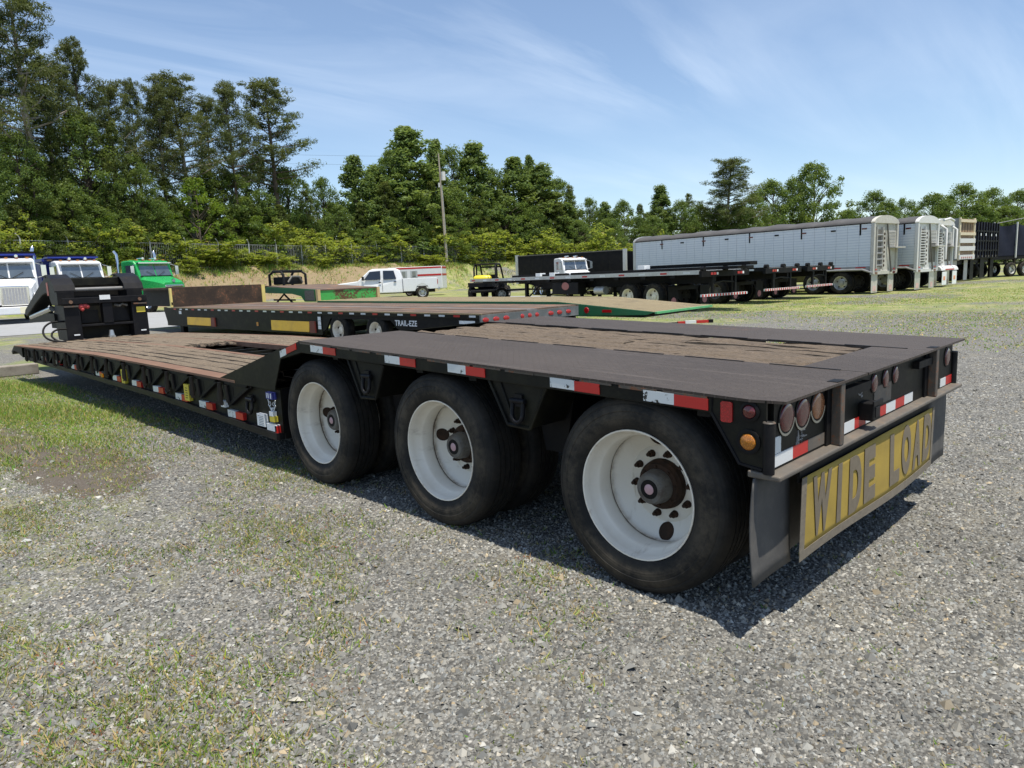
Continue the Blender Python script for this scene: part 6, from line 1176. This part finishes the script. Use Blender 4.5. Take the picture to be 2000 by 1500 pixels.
t = NT('grass_blades'); at = t.n.new('ShaderNodeAttribute'); at.attribute_name = 'tint'; d = t.n.new('ShaderNodeBsdfDiffuse'); tl = t.n.new('ShaderNodeBsdfTranslucent'); m1 = t.n.new('ShaderNodeMixShader'); m1.inputs[0].default_value = .35
for q in (d, tl): t.l.new(at.outputs['Color'], q.inputs[0])
t.l.new(d.outputs[0], m1.inputs[1]); t.l.new(tl.outputs[0], m1.inputs[2]); t.l.new(m1.outputs[0], t.n['Material Output'].inputs[0]); grass_m = t.m
def blades(name, X, Y, H, Wd, cols, lean, label):
    n = len(X); az = rng.uniform(0, 6.283, n); dx, dy = np.cos(az), np.sin(az); la = rng.uniform(0, 6.283, n); ln = lean * rng.random(n) * H; Z = GZ(X, Y)
    def pt(o, u): return np.stack([X + dx * o * Wd + np.cos(la) * ln * u ** 1.8, Y + dy * o * Wd + np.sin(la) * ln * u ** 1.8, Z + H * u * (1 - .25 * lean * u)], 1)
    V = np.stack([pt(-1, 0), pt(1, 0), pt(0, 1)], 1).reshape(-1, 3); F = np.arange(3 * n).reshape(-1, 3)
    o = bpy.data.objects.new(name, raw_mesh(name, V, F, grass_m, np.repeat(cols, 3, 0))); COL.objects.link(o); tag(o, label, 'grass', kind='stuff')
def gcol(n, dry=.3):
    c = np.stack([rng.uniform(.10, .20, n), rng.uniform(.17, .27, n), rng.uniform(.025, .055, n)], 1); m = rng.random(n) < dry; c[m] = np.stack([rng.uniform(.26, .40, m.sum()), rng.uniform(.24, .35, m.sum()), rng.uniform(.10, .16, m.sum())], 1); return c
# lush patch beside the lowboy
n = 90000; X = np.concatenate([rng.normal(-.85, .62, n // 2), rng.normal(-2.2, .9, n // 2)]); Y = rng.uniform(4.8, 15.5, n); dens = 1 - sstep(np.abs(Y - 10.6), 3.0, 5.6); k = (rng.random(n) < dens * (1 - .88 * sstep(-(X + 1.0) ** 2 / .20 - (Y - 5.6) ** 2 / 1.6, -1.1, -.5)) * (1 - .88 * sstep(-(X + 1.3) ** 2 / .18 - (Y - 7.6) ** 2 / 1.3, -1.1, -.5))) & (X < .35)
X, Y = X[k], Y[k]; n = len(X); blades('grass_patch', X, Y, rng.uniform(.018, .065, n) * (1 + .5 * np.sin(X * 3 + Y * 1.7)), rng.uniform(.004, .007, n), gcol(n, .36) * 1.3, .9, 'lush green grass patch beside the lower deck of the lowboy')
# sparse weeds through the gravel: tufts
GB = 1.15
def tufts(name, cx, cy, per, spread, h0, h1, w, dry, label, lean=1.0, redp=.10):
    X = np.repeat(cx, per) + rng.normal(0, spread, len(cx) * per); Y = np.repeat(cy, per) + rng.normal(0, spread, len(cx) * per); n = len(X)
    hs = np.repeat(rng.uniform(h0, h1, len(cx)), per) * rng.uniform(.5, 1.1, n); c = gcol(n, dry); tc = np.repeat(rng.uniform(.75, 1.15, (len(cx), 1)), per, 0); red = np.repeat(rng.random(len(cx)) < redp, per); c[red] = np.stack([rng.uniform(.22, .34, red.sum()), rng.uniform(.09, .15, red.sum()), rng.uniform(.05, .08, red.sum())], 1)
    hs[red] *= .4; blades(name, X, Y, hs, np.full(n, w) * rng.uniform(.7, 1.3, n), c * tc * GB, lean, label)
m = 30000; s_ = rng.uniform(1.5, 9.5, m) ; l_ = rng.uniform(-1, .15, m) * s_ * .85; cx, cy = SL(s_, l_); k = rng.random(m) < np.clip(.30 + .55 * np.sin(cx * 3.3 + 1 + np.sin(cy * 2.2)) * np.sin(cy * 1.9 + .7 * np.sin(cx * 4.1)), .03, 1) * np.where(l_ < -.25 * s_, 1, .35)
k &= cx < .3; tufts('gravel_weeds', cx[k], cy[k], 9, .034, .012, .055, .0034, .55, 'sparse weeds and dry tufts growing through the gravel', 1.3)
m = 1600; s_ = rng.uniform(1.4, 6, m); l_ = rng.uniform(-.1, .75, m) * s_; cx, cy = SL(s_, l_); k = rng.random(m) < .35; tufts('gravel_sprouts', cx[k], cy[k], 6, .014, .010, .035, .0025, .3, 'tiny green sprouts in the bare gravel behind the trailer', 1.4)
# rough grass over the far side of the yard
m = 34000; s_ = 9 + 34 * rng.random(m) ** 1.25; l_ = rng.uniform(-.15, .85, m) * s_; cx, cy = SL(s_, l_); k = rng.random(m) < np.clip(.45 + .5 * np.sin(s_ * .55 + l_ * .2) * np.sin(l_ * .35), .08, 1); k &= (cx > 2.8) & (rng.random(m) < sstep(s_ + 1.2 * np.sin(l_ * 1.7), 9.5, 17))
GB = 1.5
tufts('yard_grass', cx[k], cy[k], 6, .20, .015, .055, .014, .45, 'rough patchy grass over the far side of the yard', 1.2, 0.0)
# weeds on and above the bank
m = 9000
lg = rng.uniform(-42, 14, m); s_ = SF(lg) + rng.uniform(-3.2, 4, m) - np.where(rng.random(m) < .18, rng.uniform(2, 7, m), 0); cx, cy = SL(s_, lg)
tufts('bank_weeds', cx, cy, 7, .28, .15, .55, .035, .35, 'tall yellow-green weeds along the top of the dirt bank', .9)
